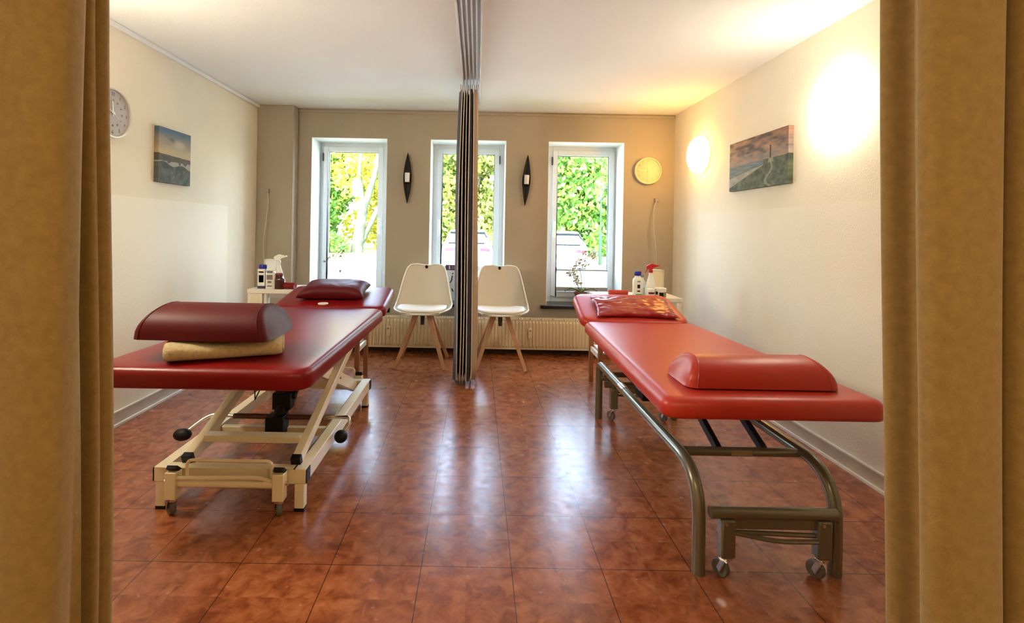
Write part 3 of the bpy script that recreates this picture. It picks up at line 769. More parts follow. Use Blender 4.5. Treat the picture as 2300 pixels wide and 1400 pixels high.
ch.location = (-.452, 4.215, 0); ch['label'] = 'white shell chair with wooden legs, left of the gathered curtain'
c2 = copy_tree(ch); c2.location = (.212, 4.215, 0); c2['label'] = 'white shell chair with wooden legs, right of the gathered curtain'

# ------------------------------------------------------------------ side tables behind the headrests
def side_table(x0, x1, y0, y1, zt, open_side, label, panel=None):
    T = thing('side_table', ((x0+x1)/2, (y0+y1)/2, 0), label, 'table')
    MB().box(x0, x1, y0, y1, zt-.03, zt).build('tabletop', M_whitet, T, bevel=.003)
    for x in (x0+.02, x1-.02):
        for y in (y0+.02, y1-.02):
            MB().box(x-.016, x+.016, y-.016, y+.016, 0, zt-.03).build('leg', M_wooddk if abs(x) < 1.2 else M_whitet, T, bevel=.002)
    for x in (x0+.02, x1-.02): MB().box(x-.009, x+.009, y0+.036, y1-.036, .235, .272).build('side_rail', M_whitet, T, bevel=.002)
    MB().box(x0+.036, x1-.036, y1-.028, y1-.012, zt-.10, zt-.03).build('apron', M_whitet, T, bevel=.002)
    MB().box(x0+.036, x1-.036, y0+.03, y1-.03, .272, .284).build('lower_shelf', M_whitet, T, bevel=.002)
    if panel: MB().box(panel[0], panel[1], y0+.002, y0+.014, .30, zt-.03).build('front_panel', M_wall, T, bevel=.002)
side_table(-1.665, -.84, 3.56, 3.88, .690, 1, 'white side table behind left headrest holding bottles', panel=(-1.64, -1.555))
side_table(.877, 1.47, 3.48, 3.80, .690, -1, 'white side table behind right headrest holding spray bottle and tubs')

def bottle(name, x, y, z, w_, d_, h, mb, mc, caph, label, cat='bottle', labels=(), shoulder=.8, capr=.7, twist=0):
    T = thing(name, (x, y, z), label, cat)
    b = MB(); rings = []
    hh = h-caph
    for t, k in ((0, .92), (.02, 1), (shoulder-.1, 1), (shoulder, .97), (shoulder+.06, .86), (shoulder+.11, .62), (1, .5)):
        rings.append([b.bm.verts.new((x+px*k, y+py*k, z+hh*min(t, 1))) for px, py in rr(-w_/2, w_/2, -d_/2, d_/2, min(w_, d_)*.42, 5)])
    b.loft(rings, True); b.build('body', mb, T, angle=50)
    r = w_/2*capr
    MB().lathe([(r*.9, hh-.002), (r, hh+.003), (r*.96, hh+caph-.004), (r*.8, hh+caph)], (x, y, z), 20, sy=min(1, d_/w_*1.1)).build('cap', mc, T)
    for (zl0, zl1, wk, m) in labels:
        MB().box(x-w_/2*wk, x+w_/2*wk, y-d_/2-.0015, y-d_/2+.004, z+zl0, z+zl1).build('label_print', m, T, bevel=.001)
    return T
zt = .6905
bottle('massage_lotion_bottle', -1.582, 3.63, zt, .074, .05, .175, M_purple, M_blue, .032, 'violet bottle with blue cap on left side table', labels=((.02, .145, .72, M_whitep), (.115, .128, .5, M_black), (.045, .10, .5, M_printb)), capr=.82)
bottle('disinfectant_bottle', -1.507, 3.595, zt, .070, .045, .150, M_whitep, M_whitep, .012, 'white bottle with printed round label at front of left side table', labels=((.118, .134, .6, M_printg), (.070, .106, .62, M_printb), (.045, .06, .4, M_printg), (.02, .028, .5, M_printb)), shoulder=.88, capr=.85)
bottle('brown_bottle', -1.455, 3.615, zt, .085, .06, .115, mat('dark_brown_glass', (.06, .012, .01), .2), M_brownred, .018, 'short dark brown bottle behind the white bottle, left table', shoulder=.75)
def box_holder(x0, x1, y0, y1, z, h, label, name='dispenser_box'):
    T = thing(name, ((x0+x1)/2, (y0+y1)/2, z), label, 'box')
    t = .006
    b = MB().box(x0, x0+t, y0, y1, z, z+h).box(x1-t, x1, y0, y1, z, z+h).box(x0+t, x1-t, y1-t, y1, z, z+h).box(x0+t, x1-t, y0, y1-t, z, z+t).box(x0+t, x1-t, y0, y1-t, z+h-t, z+h)
    b.build('casing', M_whitet, T, bevel=.001)
    MB().box(x0+t, x1-t, y0+.006, y0+.012, z+t, z+h-t).build('front_plate', M_cushion if x0 < 0 else M_rim, T)
box_holder(-1.63, -1.53, 3.76, 3.82, zt, .205, 'white upright box behind the bottles on left side table')
box_holder(1.325, 1.418, 3.70, 3.765, zt, .182, 'white upright framed box at right end of right side table')
def spray(x, y, z, h, mh, label, sgn=-1, name='spray_bottle', w_=.075):
    T = thing(name, (x, y, z), label, 'spray bottle')
    b = MB(); hh = h*.74
    b.lathe([(w_*.46, 0), (w_*.5, .006), (w_*.5, hh*.38), (w_*.42, hh*.55), (w_*.26, hh*.78), (w_*.17, hh*.95), (w_*.17, hh)], (x, y, z), 24, sy=.7)
    b.build('body', M_whitep, T)
    MB().lathe([(w_*.20, hh-.004), (w_*.20, hh+.016), (w_*.15, hh+.02)], (x, y, z), 16).build('collar', mh, T)
    q = MB(); zz = z+hh+.02
    pr = [(.022, .0), (.03, .012), (.036, .024), (.0, .044), (-.020, .040), (-.042, .034), (-.060, .036), (-.062, .028), (-.040, .020), (-.018, .012), (-.008, 0)]
    A = [q.bm.verts.new((x - px*sgn*-1, y-.011, zz+pz)) for px, pz in pr]; B = [q.bm.verts.new((x - px*sgn*-1, y+.011, zz+pz)) for px, pz in pr]
    q.loft([A, B], True)
    q.build('spray_head', mh, T, bevel=.002)
    MB().tube([(x+sgn*.024, y, zz+.014), (x+sgn*.030, y, zz-.008), (x+sgn*.042, y, zz-.026)], .004, 8, fil=.008).build('trigger', mh, T)
spray(1.290, 3.62, zt, .232, M_redp, 'white spray bottle with red trigger head on right side table')
spray(-1.495, 3.70, zt, .250, M_whitep, 'all-white spray bottle at right of left side table bottles', w_=.085)
bottle('massage_lotion_bottle', 1.188, 3.60, zt, .072, .048, .178, M_whitep, M_blue, .030, 'white bottle with blue cap and green foot, right side table', labels=((.0, .014, .6, M_green), (.055, .082, .28, M_black), (.028, .040, .3, M_brownred), (.10, .108, .3, M_printg)), capr=.72, shoulder=.78)
bottle('massage_oil_bottle', 1.243, 3.68, zt, .055, .045, .145, mat('pale_green_plastic', (.62, .70, .58), .35), M_printg, .014, 'pale green small bottle between blue-capped bottle and spray bottle', labels=((.05, .09, .6, M_whitep),), shoulder=.7)
def tub(x, y, r, h, bands, label):
    T = thing('cream_tub', (x, y, zt), label, 'tub')
    MB().lathe([(r*.92, 0), (r*.95, .003), (r, h*.8), (r, h*.82)], (x, y, zt), 28).build('pot', M_whitep, T)
    MB().lathe([(r*1.05, h*.80), (r*1.05, h*.98), (r*.98, h)], (x, y, zt), 28).build('lid', M_whitep, T)
    for a0, a1, z0, z1, m in bands:
        b = MB(); rg = []
        for z in (z0, z1): rg.append([b.bm.verts.new((x+math.cos(R(a0+(a1-a0)*k/10))*(r+.0012), y+math.sin(R(a0+(a1-a0)*k/10))*(r+.0012), zt+z*h)) for k in range(11)])
        b.loft(rg, False, closed=False); b.build('label_print', m, T)
tub(1.257, 3.53, .029, .060, ((225, 320, .38, .62, M_brownred), (240, 290, .12, .22, M_printb)), 'small white tub with dark red band, in front on right table')
tub(1.332, 3.54, .040, .066, ((240, 285, .08, .55, M_black), (292, 325, .05, .6, M_oliveg), (200, 228, .3, .62, M_black)), 'wider white tub with black and olive label, right table')
# small red leather roll on the left table
T = thing('neck_roll', (-1.385, 3.62, zt), 'slim dark red leather roll on left side table beside bottles', 'roll')
MB().tube([(-1.425, 3.62, zt+.024), (-1.33, 3.60, zt+.024)], .024, 16).build('roll_cover', M_leatherL, T)
T = thing('neck_roll', (1.05, 3.62, zt), 'red leather roll on right side table behind the headrest', 'roll')
MB().tube([(.98, 3.62, zt+.018), (1.12, 3.62, zt+.018)], .018, 16).build('roll_cover', M_leatherR, T)

# ------------------------------------------------------------------ wall things
def clock(c, axis, r, dm, rimm, dig, hm, label, hour, minute, second, hcol):
    T = thing('wall_clock', c, label, 'clock')
    dp = .038
    def L(u, v, d):       # u right, v up, d off wall
        return V(c[0]+d, c[1]+u, c[2]+v) if axis == 'X' else V(c[0]+u, c[1]-d, c[2]+v)
    def disc(b, prof, n=48):
        b.loft([[b.bm.verts.new(L(q*math.cos(2*math.pi*k/n), q*math.sin(2*math.pi*k/n), dd)) for k in range(n)] for q, dd in prof], True)
    b = MB(); disc(b, [(r*.9, 0), (r*.97, .002), (r, .01), (r, dp-.004), (r*.985, dp), (r*.93, dp), (r*.92, dp-.012), (r*.5, dp-.0125)]); b.build('casing', rimm, T)
    b = MB(); disc(b, [(r*.915, dp-.014), (r*.915, dp-.0105)]); D = b.build('dial', dm, T)
    bas = (Matrix(((0, 0, 1, 0), (1, 0, 0, 0), (0, 1, 0, 0), (0, 0, 0, 1))) if axis == 'X' else Matrix(((1, 0, 0, 0), (0, 0, -1, 0), (0, 1, 0, 0), (0, 0, 0, 1))))
    for k in range(1, 13):
        a = R(90-30*k); p = L(.76*r*math.cos(a), .76*r*math.sin(a), dp-.0095)
        text_mesh(str(k), r*.20, Matrix.Translation(p) @ bas, dig, D, depth=.0006)
        if axis == 'X':
            p = L(.50*r*math.cos(a), .50*r*math.sin(a), dp-.0095); text_mesh(str(k+12), r*.10, Matrix.Translation(p) @ bas, dig, D, depth=.0006)
    for nm, ang_, ln, wd, lvl in (('hour_hand', 90-30*hour, .50, .06, .004), ('minute_hand', 90-6*minute, .84, .05, .006), ('second_hand', 90-6*second, .82, .012, .008)):
        a = R(ang_); b = MB(); u = V(math.cos(a), math.sin(a), 0); n_ = V(-u.y, u.x, 0); q = []
        for (s_, t_) in ((-.12, -1), (ln, -.7), (ln, .7), (-.12, 1)): q.append(u*s_*r + n_*t_*wd*r*.5)
        b.loft([[b.bm.verts.new(L(p.x, p.y, dp-.012+lvl+dz)) for p in q] for dz in (0, .0012)], True)
        b.build(nm, hm, T)
    b = MB(); disc(b, [(r*.05, dp-.012), (r*.05, dp-.001)], 16); b.build('centre_cap', hm, T)
clock((XL, 2.69, 1.757), 'X', .137, M_dial, M_silver, M_digit, M_hand, 'round silver-grey clock on left wall, partly hidden by curtain', 11.8, 49, 21, None)
clock((1.597, YB, 1.735), 'Y', .125, M_dialy, M_rim, M_digity, M_rim, 'round cream clock on back wall right of the windows', 11.7, 46, 30, None)

def canvas(name, axis, x, y0, y1, z0, z1, th, fn, label, N=150):
    T = thing(name, (x, (y0+y1)/2, z0), label, 'picture')
    s = 1 if axis == 'L' else -1          # L: on the left wall facing +X
    Wd, Ht = y1-y0, z1-z0; M_ = int(N*Ht/Wd)
    b = MB(); lay = b.bm.loops.layers.float_color.new('paint')
    def uv_col(u, v): return fn(u, v)
    def quadgrid(fp, nu, nv, fc):
        g = [[b.bm.verts.new(fp(i/nu, j/nv)) for i in range(nu+1)] for j in range(nv+1)]
        for j in range(nv):
            for i in range(nu):
                f = b.bm.faces.new((g[j][i], g[j][i+1], g[j+1][i+1], g[j+1][i])); c_ = fc((i+.5)/nu, (j+.5)/nv)
                for l in f.loops: l[lay] = (c_[0]*.62, c_[1]*.6, c_[2]*.6, 1)
    Y = (lambda u: y0+u*Wd) if axis == 'L' else (lambda u: y1-u*Wd)
    xf = x+s*th
    quadgrid(lambda u, v: V(xf, Y(u), z0+v*Ht), N, M_, uv_col)
    quadgrid(lambda u, v: V(x+s*th*u, Y(0), z0+v*Ht), 1, M_, lambda u, v: fn(.01, v))
    quadgrid(lambda u, v: V(x+s*th*u, Y(1), z0+v*Ht), 1, M_, lambda u, v: fn(.99, v))
    quadgrid(lambda u, v: V(x+s*th*v, Y(u), z0), N, 1, lambda u, v: fn(u, .01))
    quadgrid(lambda u, v: V(x+s*th*v, Y(u), z1), N, 1, lambda u, v: fn(u, .99))
    b.build('printed_canvas', M_art, T, smooth=False)
    w2 = MB(); e = .006
    for a in ((y0+e, y0+e+.03, z0+e, z1-e), (y1-e-.03, y1-e, z0+e, z1-e), (y0+.036, y1-.036, z0+e, z0+e+.03), (y0+.036, y1-.036, z1-e-.03, z1-e)):
        xa, xb = sorted((x, x+s*(th-.004))); w2.box(xa, xb, a[0], a[1], a[2], a[3])
    w2.build('stretcher_frame', M_wood, T)
def lerp(a, b, t): t = max(0, min(1, t)); return tuple(p+(q-p)*t for p, q in zip(a, b))
def nz(u, v, s, o=0): return noise.noise(V(u*s, v*s, o))
def dune_sea(u, v):
    hor = .52 - .02*u
    if v > hor:
        t = (v-hor)/(1-hor); c = lerp((.78, .62, .34), (.11, .21, .32), (t-.15)*1.3 + .12*nz(u, v*2, 4))
        c = lerp(c, (.9, .75, .5), max(0, .55-t*1.3)*(.3+.9*u))
        d = ((u-.38-(.9-v)*.25)/.20)**2 + ((v-.80+.35*(u-.38))/.05)**2
        k_ = max(0, 1.0 + 1.2*nz(u, v, 9, 3) - d)
        if k_ > 0: c = lerp(c, (.18, .18, .15), min(1, k_*1.6))
        c = lerp(c, (.88, .80, .58), max(0, 1-(((u-.62)/.25)**2+((v-.74)/.10)**2))*.8)
        return c
    if v > hor-.13+.05*u: return lerp((.06, .08, .07), (.14, .10, .06), .5+nz(u, v*3, 9)+u*.4)
    line = hor-.14+.03*math.sin(u*11)-.02*u
    if v > line-.02 and nz(u, v, 6, 9) > -.25: return (.55, .50, .38)
    return lerp((.035, .05, .025), (.20, .20, .15), .35+.9*nz(u, v, 8, 1)+.5*nz(u, v, 22, 4))
def beach_tower(u, v):
    hor = .50 + .02*u
    if v > hor:
        t = (v-hor)/(1-hor); n_ = nz(u*1.2, v*2.0, 5, 6) + .5*nz(u, v*2, 13, 2)
        c = lerp((.42, .36, .33), (.36, .17, .10), t*.9 + .2*u - .1)
        c = lerp(c, (.10, .085, .08), max(0, n_*1.6 + .25*(1-u)) * (1 if t > .25 else .3))
        c = lerp(c, (.78, .42, .22), max(0, -n_*1.3) * (1.2 if t > .4 and u < .75 else .6))
        if abs(u-.735) < .011 and v < .74: c = (.012, .014, .014)
        if abs(u-.735) < .015 and .735 < v < .75: c = (.012, .014, .014)
        return c
    sea = .42 - 1.0*(.62-u)*.42 if u < .62 else .9
    if v > sea + .16*(0.62-u) and u < .62: return lerp((.12, .20, .26), (.30, .36, .36), .5+nz(u*.6, v*3, 12, 2)*1.2)
    if v > sea - .13*(.7-u) and u < .62: return lerp((.42, .40, .33), (.62, .58, .50), .5+nz(u, v, 10, 2))
    c = lerp((.035, .06, .03), (.20, .24, .13), .42+.8*nz(u*1.4, v, 9, 8)+.5*nz(u, v, 26, 3))
    if abs((u-.735)-.22*(v-.48)*math.sin(v*12)) < .012+.02*(.5-v): c = lerp(c, (.50, .50, .38), .6)
    if .70 < u < .78 and v > .44: c = lerp(c, (.55, .50, .40), .6)
    return c
canvas('canvas_print', 'L', XL, 3.08, 3.42, 1.42, 1.772, .030, dune_sea, 'small canvas print of sea and dunes on left wall')
canvas('canvas_print', 'R', XR, 2.885, 3.555, 1.46, 1.802, .030, beach_tower, 'wide canvas print of beach with dark tower, right wall')

def wall_lamp(c, r, m, watt, col, label, sd_=1):
    ax_ = '-X' if sd_ == 1 else '+X'
    T = thing('wall_lamp', c, label, 'wall lamp')
    MB().lathe([(r*.96, 0), (r*.97, .012), (r*.90, .014)], c, 48, axis=ax_).build('base_plate', M_whitep, T)
    prof = [(r*.93, .012), (r, .022), (r*.99, .036)]
    for k in range(1, 9):
        a = R(90*k/8.3); prof.append((r*.99*math.cos(a), .036+.075*math.sin(a)))
    MB().lathe(prof, c, 48, axis=ax_).build('glass_dome', m, T, angle=80)
wall_lamp((XR, 2.52, 1.815), .160, M_lampw, 0, None, 'large bright white round wall lamp nearest the right curtain')
wall_lamp((XR, 4.05, 1.805), .155, M_lampy, 0, None, 'amber round wall lamp left of the wide canvas print')
wall_lamp((XL, 1.75, 1.815), .160, M_lampl, 0, None, 'round wall lamp on left wall hidden behind the ochre curtain', -1)  # invented lamp, out of view, added for warm light in the room
for k, p in enumerate(CORRIDOR):  # bodies for the added lights, out of view behind the camera
    T = thing('ceiling_lamp', (p[0], p[1], ZC), 'round ceiling lamp over the corridor behind the %s curtain' % ('left', 'right')[k], 'ceiling lamp')
    MB().lathe([(.15, 0), (.15, -.02), (.14, -.022)], (p[0], p[1], ZC), 32).build('base_plate', M_whitep, T)
    MB().lathe([(.14, -.02), (.145, -.04), (.12, -.07), (.06, -.09), (.01, -.095)], (p[0], p[1], ZC), 32).build('glass_dome', M_lampc, T)

def sconce(x, z, tilt, label):
    T = thing('candle_sconce', (x, YB, z), label, 'candle holder')
    ro = Matrix.Translation((x, YB-.022, z)) @ Matrix.Rotation(tilt, 4, 'Y')
    b = MB(); rings = []
    for k in range(25):
        t = -1+2*k/24; hw = .038*(1-abs(t)**1.7)+.0008; yo = .022*(abs(t)**2)
        rings.append([b.bm.verts.new(ro @ V(a*hw, q*.003 - .014*(1-abs(a))*0 + .010*a*a*(-1) + yo*.3, t*.24)) for a, q in ((-1, -1), (-.5, -1), (0, -1), (.5, -1), (1, -1), (1, 1), (.5, 1), (0, 1), (-.5, 1), (-1, 1))])
    b.loft(rings, True); b.build('back_plate', M_black, T, angle=50)
    g = MB(); rings = []
    for zz, r_ in ((-.042, .018), (-.040, .022), (.044, .024), (.046, .022)):
        rings.append([g.bm.verts.new(ro @ V(r_*math.cos(2*math.pi*k/20), -.026+r_*math.sin(2*math.pi*k/20), zz)) for k in range(20)])
    g.loft(rings, True); g.build('candle_glass', M_candle, T)
    MB().obox(ro @ Matrix.Translation((0, -.026, -.046)), .054, .05, .006).build('glass_shelf', M_black, T, bevel=.002)
    MB().obox(Matrix.Translation((x, YB-.008, z)), .02, .016, .02).build('wall_mount', M_black, T)
sconce(-.662, 1.628, 0, 'black spindle-shaped candle sconce between left and middle windows')
sconce(.455, 1.627, .045, 'black spindle-shaped candle sconce between middle and right windows')

def cordset(pts, hook, label):
    T = thing('hanging_cord', hook, label, 'cord')
    MB().box(hook[0]-.018, hook[0]+.018, hook[1]-.03, hook[1], hook[2]-.018, hook[2]+.018).build('wall_hook', M_grey, T, bevel=.004)
    MB().tube(catmull(pts, 6), .005, 8).build('cord', M_cord, T)
cordset([(-1.925, YB-.145, 1.465), (-1.915, YB-.15, 1.38), (-1.925, YB-.17, 1.18), (-1.945, YB-.17, 1.0), (-1.94, YB-.15, .75), (-1.94, YB-.14, .35)], (-1.932, YB-.12, 1.478), 'pale cord hanging from hook on left corner chase')
cordset([(1.68, YB-.03, 1.445), (1.655, YB-.045, 1.38), (1.645, YB-.07, 1.2), (1.662, YB-.09, 1.0), (1.672, YB-.06, .8), (1.66, YB-.04, .35)], (1.687, YB, 1.463), 'pale cord hanging from hook on back wall under cream clock')

# blind, sign, orchids
T = thing('pleated_blind', (1.05, 4.86, .56), 'half-lowered white pleated blind in bottom of right window', 'blind')
b = MB(); rings = []
N = 14; z0, z1 = .600, .765
for k in range(N*2+1):
    z = z0+(z1-z0)*k/(N*2); yy = 4.862 + (.006 if k % 2 else -.006)
    rings.append([b.bm.verts.new((x, yy, z)) for x in (.797, 1.300)])
b.loft(rings, False, closed=False); o = b.build('pleats', M_blind, T, smooth=False)
MB().box(.795, 1.302, 4.85, 4.87, .765, .777).build('top_rail', M_grey, T, bevel=.002)
MB().box(.795, 1.302, 4.85, 4.87, .560, .600).build('bottom_rail', M_grey, T, bevel=.002)
T = thing('printed_sign', (-.19, 4.80, ZS), 'upright paper sign with dark header standing in middle window', 'sign')
MB().box(-.300, -.06, 4.795, 4.801, ZS, .805).build('board', M_poster, T)
MB().box(-.301, -.059, 4.7935, 4.7950, .752, .806).build('header', M_posterh, T)
MB().box(-.268, -.258, 4.7920, 4.7935, .763, .795).build('header_mark', M_poster, T)
for q, (x, z, w_) in enumerate(((-.243, .783, .10), (-.243, .768, .13))):
    MB().box(x, x+w_, 4.7925, 4.7935, z, z+.006).build('header_line', mat('muted_rose_print', (.30, .12, .18), .6), T)
for q, pts in enumerate(([(-.256, 4.794, .63), (-.24, 4.794, .655), (-.235, 4.794, .70)], [(-.235, 4.794, .715), (-.222, 4.794, .725)], [(-.27, 4.794, .545), (-.262, 4.794, .54)], [(-.222, 4.794, .545), (-.232, 4.794, .56), (-.236, 4.794, .575)], [(-.15, 4.794, .6), (-.12, 4.794, .65)])):
    MB().tube(pts, .005, 6).build('brush_mark', M_black, T)
def orchid(x, y, stems, pm, label, leaves=True, fl=.018):
    T = thing('orchid', (x, y, ZS-.002), label, 'plant')
    MB().lathe([(.042, 0), (.058, .10), (.062, .10), (.062, .115), (.052, .115), (.050, .10)], (x, y, ZS-.002), 24).build('pot', M_pot, T)
    for st in stems:
        S = MB().tube(catmull([(x, y, ZS+.10)] + st[0], 5), .0028, 6).build('stem', M_stem, T)
        for (dx, dz) in st[1]:
            b = MB(); c = V(x+dx, y-.01, dz)
            for k in range(5):
                a = R(72*k+random.random()*40); p = c + V(math.cos(a)*fl*.65, -.004, math.sin(a)*fl*.65)
                b.blob(p, fl*.55, 2, sc=(1, .22, .8), rot=Matrix.Rotation(random.random()*2, 3, 'X') @ Matrix.Rotation(random.random()*2, 3, 'Z'))
            b.blob(c, fl*.3, 1); b.build('flower', pm, T, angle=80)
    if leaves:
        for k, a in enumerate((20, 160, 200, 340, 75)):
            b = MB(); rows = []
            for i in range(9):
                t = i/8; ln = .17; hw = .026*math.sin(math.pi*min(1, t*.9+.08))**.7
                c = V(x+math.cos(R(a))*ln*t, y-.02+math.sin(R(a))*ln*t*.25, ZS+.105+.05*math.sin(t*2.4)-.02*t*t)
                dd = V(-math.sin(R(a)), math.cos(R(a)), 0)
                rows.append([b.bm.verts.new(c+dd*hw*u+V(0, 0, abs(u)*.008)) for u in (-1, -.5, 0, .5, 1)])
            b.loft(rows, False, closed=False); o = b.build('leaf', M_leafg, T, angle=80)
            s_ = o.modifiers.new('t', 'SOLIDIFY'); s_.thickness = .003
orchid(-1.400, 4.74, [([(-1.392, 4.74, .70), (-1.378, 4.74, .82), (-1.345, 4.74, .90), (-1.30, 4.74, .935)], [(.115, .925), (.100, .905), (.085, .87), (.105, .865)]),
                      ([(-1.41, 4.74, .68), (-1.42, 4.74, .80), (-1.44, 4.74, .86)], [(-.04, .83), (-.02, .862), (.02, .88), (-.07, .82)]),
                      ([(-1.38, 4.74, .65), (-1.34, 4.74, .70), (-1.31, 4.74, .725)], [(.09, .73)])], M_petald, 'withered orchid with small dark maroon flowers in left window', fl=.013)
orchid(1.012, 4.74, [([(1.02, 4.74, .68), (1.00, 4.74, .80), (.99, 4.74, .90), (1.04, 4.74, .96), (1.10, 4.74, .965)], [(-.05, .84), (-.02, .87), (.02, .885), (.05, .835), (-.07, .815), (.06, .92), (.025, .955), (.0, .83), (.09, .93), (.12, .95), (.13, .91)]),
                     ([(.98, 4.74, .64), (.955, 4.74, .72), (.94, 4.74, .76)], [(-.09, .755), (-.06, .775), (-.055, .72), (-.035, .70), (-.05, .665), (-.02, .655), (-.115, .745)])], M_petal, 'orchid with pale cream flowers standing in right window', fl=.030)

# ------------------------------------------------------------------ outside
GZ = -.32
def ext(name, b, m, label, cat): return struct(name, b, m, label, cat, smooth=False)
ext('ground', MB().box(-60, 60, YB+.33, 90, GZ-.2, GZ-.02), M_grass, 'lawn and verge outside the windows', 'ground')
ext('road', MB().box(-60, 60, 7.5, 20.5, GZ-.02, GZ), M_asphalt, 'sunlit pale car park surface outside the windows', 'road')
tag(MB().box(-60, 60, 20.5, 20.75, GZ-.02, GZ+.08).build('kerb', M_kerb), 'long low kerb between car park and lawn', 'kerb', kind='structure')
def car(cx, yr, label, hw=.89, ht=1.49, plate_x=0):
    T = thing('car', (cx, yr+2.1, GZ), label, 'car')
    b = MB(); L = 4.2
    sec = [(.20, .80, .10, L-.15), (.24, .86, .03, L-.06), (.45, hw, .0, L), (.62, hw, .0, L-.02), (.86, hw*.985, .06, L-.25), (.95, hw*.96, .10, L-.55),
           (.99, hw*.93, .14, L-1.05), (1.15, hw*.86, .28, L-1.35), (1.35, hw*.77, .45, L-1.75), (ht-.06, hw*.72, .50, L-1.95), (ht-.015, hw*.66, .60, L-2.1), (ht, hw*.5, .8, L-2.3)]
    rings = []
    for z, h_, y0, y1 in sec: rings.append([b.bm.verts.new((cx+x, yr+y, GZ+z)) for x, y in rr(-h_, h_, y0, y1, .18 if z < .9 else .14, 6)])
    b.loft(rings, True); b.build('body', M_carw, T, angle=30)
    g = MB(); pts = [(-.66, 1.02, .155), (.66, 1.02, .155), (.60, 1.34, .415), (-.60, 1.34, .415)]
    A = [g.bm.verts.new((cx+x, yr+y-.012, GZ+z)) for x, z, y in pts]; B = [g.bm.verts.new((cx+x, yr+y+.02, GZ+z)) for x, z, y in pts]
    g.loft([A, B], True); g.build('rear_window', mat('bright_sky_glass', (.45, .50, .52), .12), T, bevel=.01)  # glare on the glass put into a pale base colour
    MB().box(cx-.62, cx+.62, yr+.36, yr+.56, GZ+1.33, GZ+1.41).build('roof_spoiler', M_carg, T, bevel=.01)
    MB().beam((cx-.66, yr+.135, GZ+1.005), (cx+.60, yr+.135, GZ+1.005), .05, .04, up=(0, 0, 1)).build('window_trim', M_carg, T)
    MB().beam((cx+.57, yr+.44, GZ+1.38), (cx+.78, yr+.30, GZ+1.03), .07, .05).build('rear_pillar_trim', M_carg, T)
    for s_ in (-1, 1):
        xa, xb = sorted((cx+s_*.42, cx+s_*.84))
        MB().beam((cx+s_*.44, yr-.0, GZ+.80), (cx+s_*.80, yr+.04, GZ+.77), .02, .11, up=(0, 1, 0)).build('tail_light', M_tail, T, bevel=.02)
        w_ = MB(); 
        for y in (yr+.75, yr+3.35):
            w_ = MB(); rings = []
            for off, rad in ((-.10, .20), (-.10, .31), (.10, .31), (.10, .20)):
                rings.append([w_.bm.verts.new((cx+s_*(hw-.10)+off, y+rad*math.cos(2*math.pi*k/24), GZ+.31+rad*math.sin(2*math.pi*k/24))) for k in range(24)])
            w_.loft(rings, True); w_.build('wheel', M_tyre, T)
        q = MB()
        A = [q.bm.verts.new((cx+s_*x, yr+y, GZ+z)) for x, y, z in ((.80, .55, 1.02), (.80, 2.4, 1.02), (.66, 2.0, 1.36), (.66, .75, 1.36))]
        B = [q.bm.verts.new((cx+s_*(x+.035), yr+y, GZ+z)) for x, y, z in ((.80, .55, 1.02), (.80, 2.4, 1.02), (.66, 2.0, 1.36), (.66, .75, 1.36))]
        q.loft([A, B], True); q.build('side_window', M_carg, T, bevel=.005)
    P = MB().box(cx-.26+plate_x, cx+.26+plate_x, yr-.018, yr+.0, GZ+.56, GZ+.67).build('number_plate', M_plate, T)
    MB().box(cx-.26+plate_x, cx-.215+plate_x, yr-.021, yr-.018, GZ+.56, GZ+.67).build('plate_strip', M_eu, P)
    e = MB(); e.tube([(cx+.055*math.cos(2*math.pi*k/20), yr+.055, GZ+.86+.055*math.sin(2*math.pi*k/20)) for k in range(21)], .009, 6)
    e.beam((cx-.03, yr+.05, GZ+.89), (cx, yr+.05, GZ+.82), .008, .008).beam((cx+.03, yr+.05, GZ+.89), (cx, yr+.05, GZ+.82), .008, .008)
    e.build('badge', M_chrome, T)
    MB().box(cx-.75, cx+.75, yr-.035, yr+.06, GZ+.30, GZ+.42).build('bumper_trim', mat('grey_bumper', (.35, .37, .40), .5), T, bevel=.01)
car(-.33, 17.0, 'white car seen through middle window behind the gathered curtain')
car(3.02, 17.0, 'white car seen through right window above the blind')

def leafcloud(b, blobs, n, size, seed):
    rnd = random.Random(seed)
    tot = sum(r[1]**2 for r in blobs)
    for c, r, sc in blobs:
        for _ in range(int(n*r*r/tot)):
            d = Vector((rnd.gauss(0, 1), rnd.gauss(0, 1), rnd.gauss(0, 1))).normalized()*(r*rnd.uniform(.72, 1.08))
            p = Vector(c) + V(d.x*sc[0], d.y*sc[1], d.z*sc[2])
            if p.z < GZ+.02: continue
            a = Vector((rnd.gauss(0, 1), rnd.gauss(0, .6), rnd.gauss(0, 1))).normalized(); q = a.cross(Vector((rnd.gauss(0, 1), rnd.gauss(0, 1), rnd.gauss(0, 1)))).normalized()
            s = size*rnd.uniform(.6, 1.3)
            v = [b.bm.verts.new(p+a*s*.6), b.bm.verts.new(p+q*s*.32), b.bm.verts.new(p-a*s*.6), b.bm.verts.new(p-q*s*.32)]
            b.bm.faces.new(v)
def tree(x, y, h, blobs, lm, label, trunk, n=5200, size=.26, seed=1, core=True):
    T = thing('tree', (x, y, GZ), label, 'tree')
    t = MB()
    for pts, r0, r1 in trunk: t.tube(catmull(pts, 5), r0, 12, r1=r1)
    t.build('trunk', M_bark, T)
    f = MB(); leafcloud(f, blobs, n, size, seed)
    f.build('foliage', lm, T, smooth=False)
rt = random.Random(3)
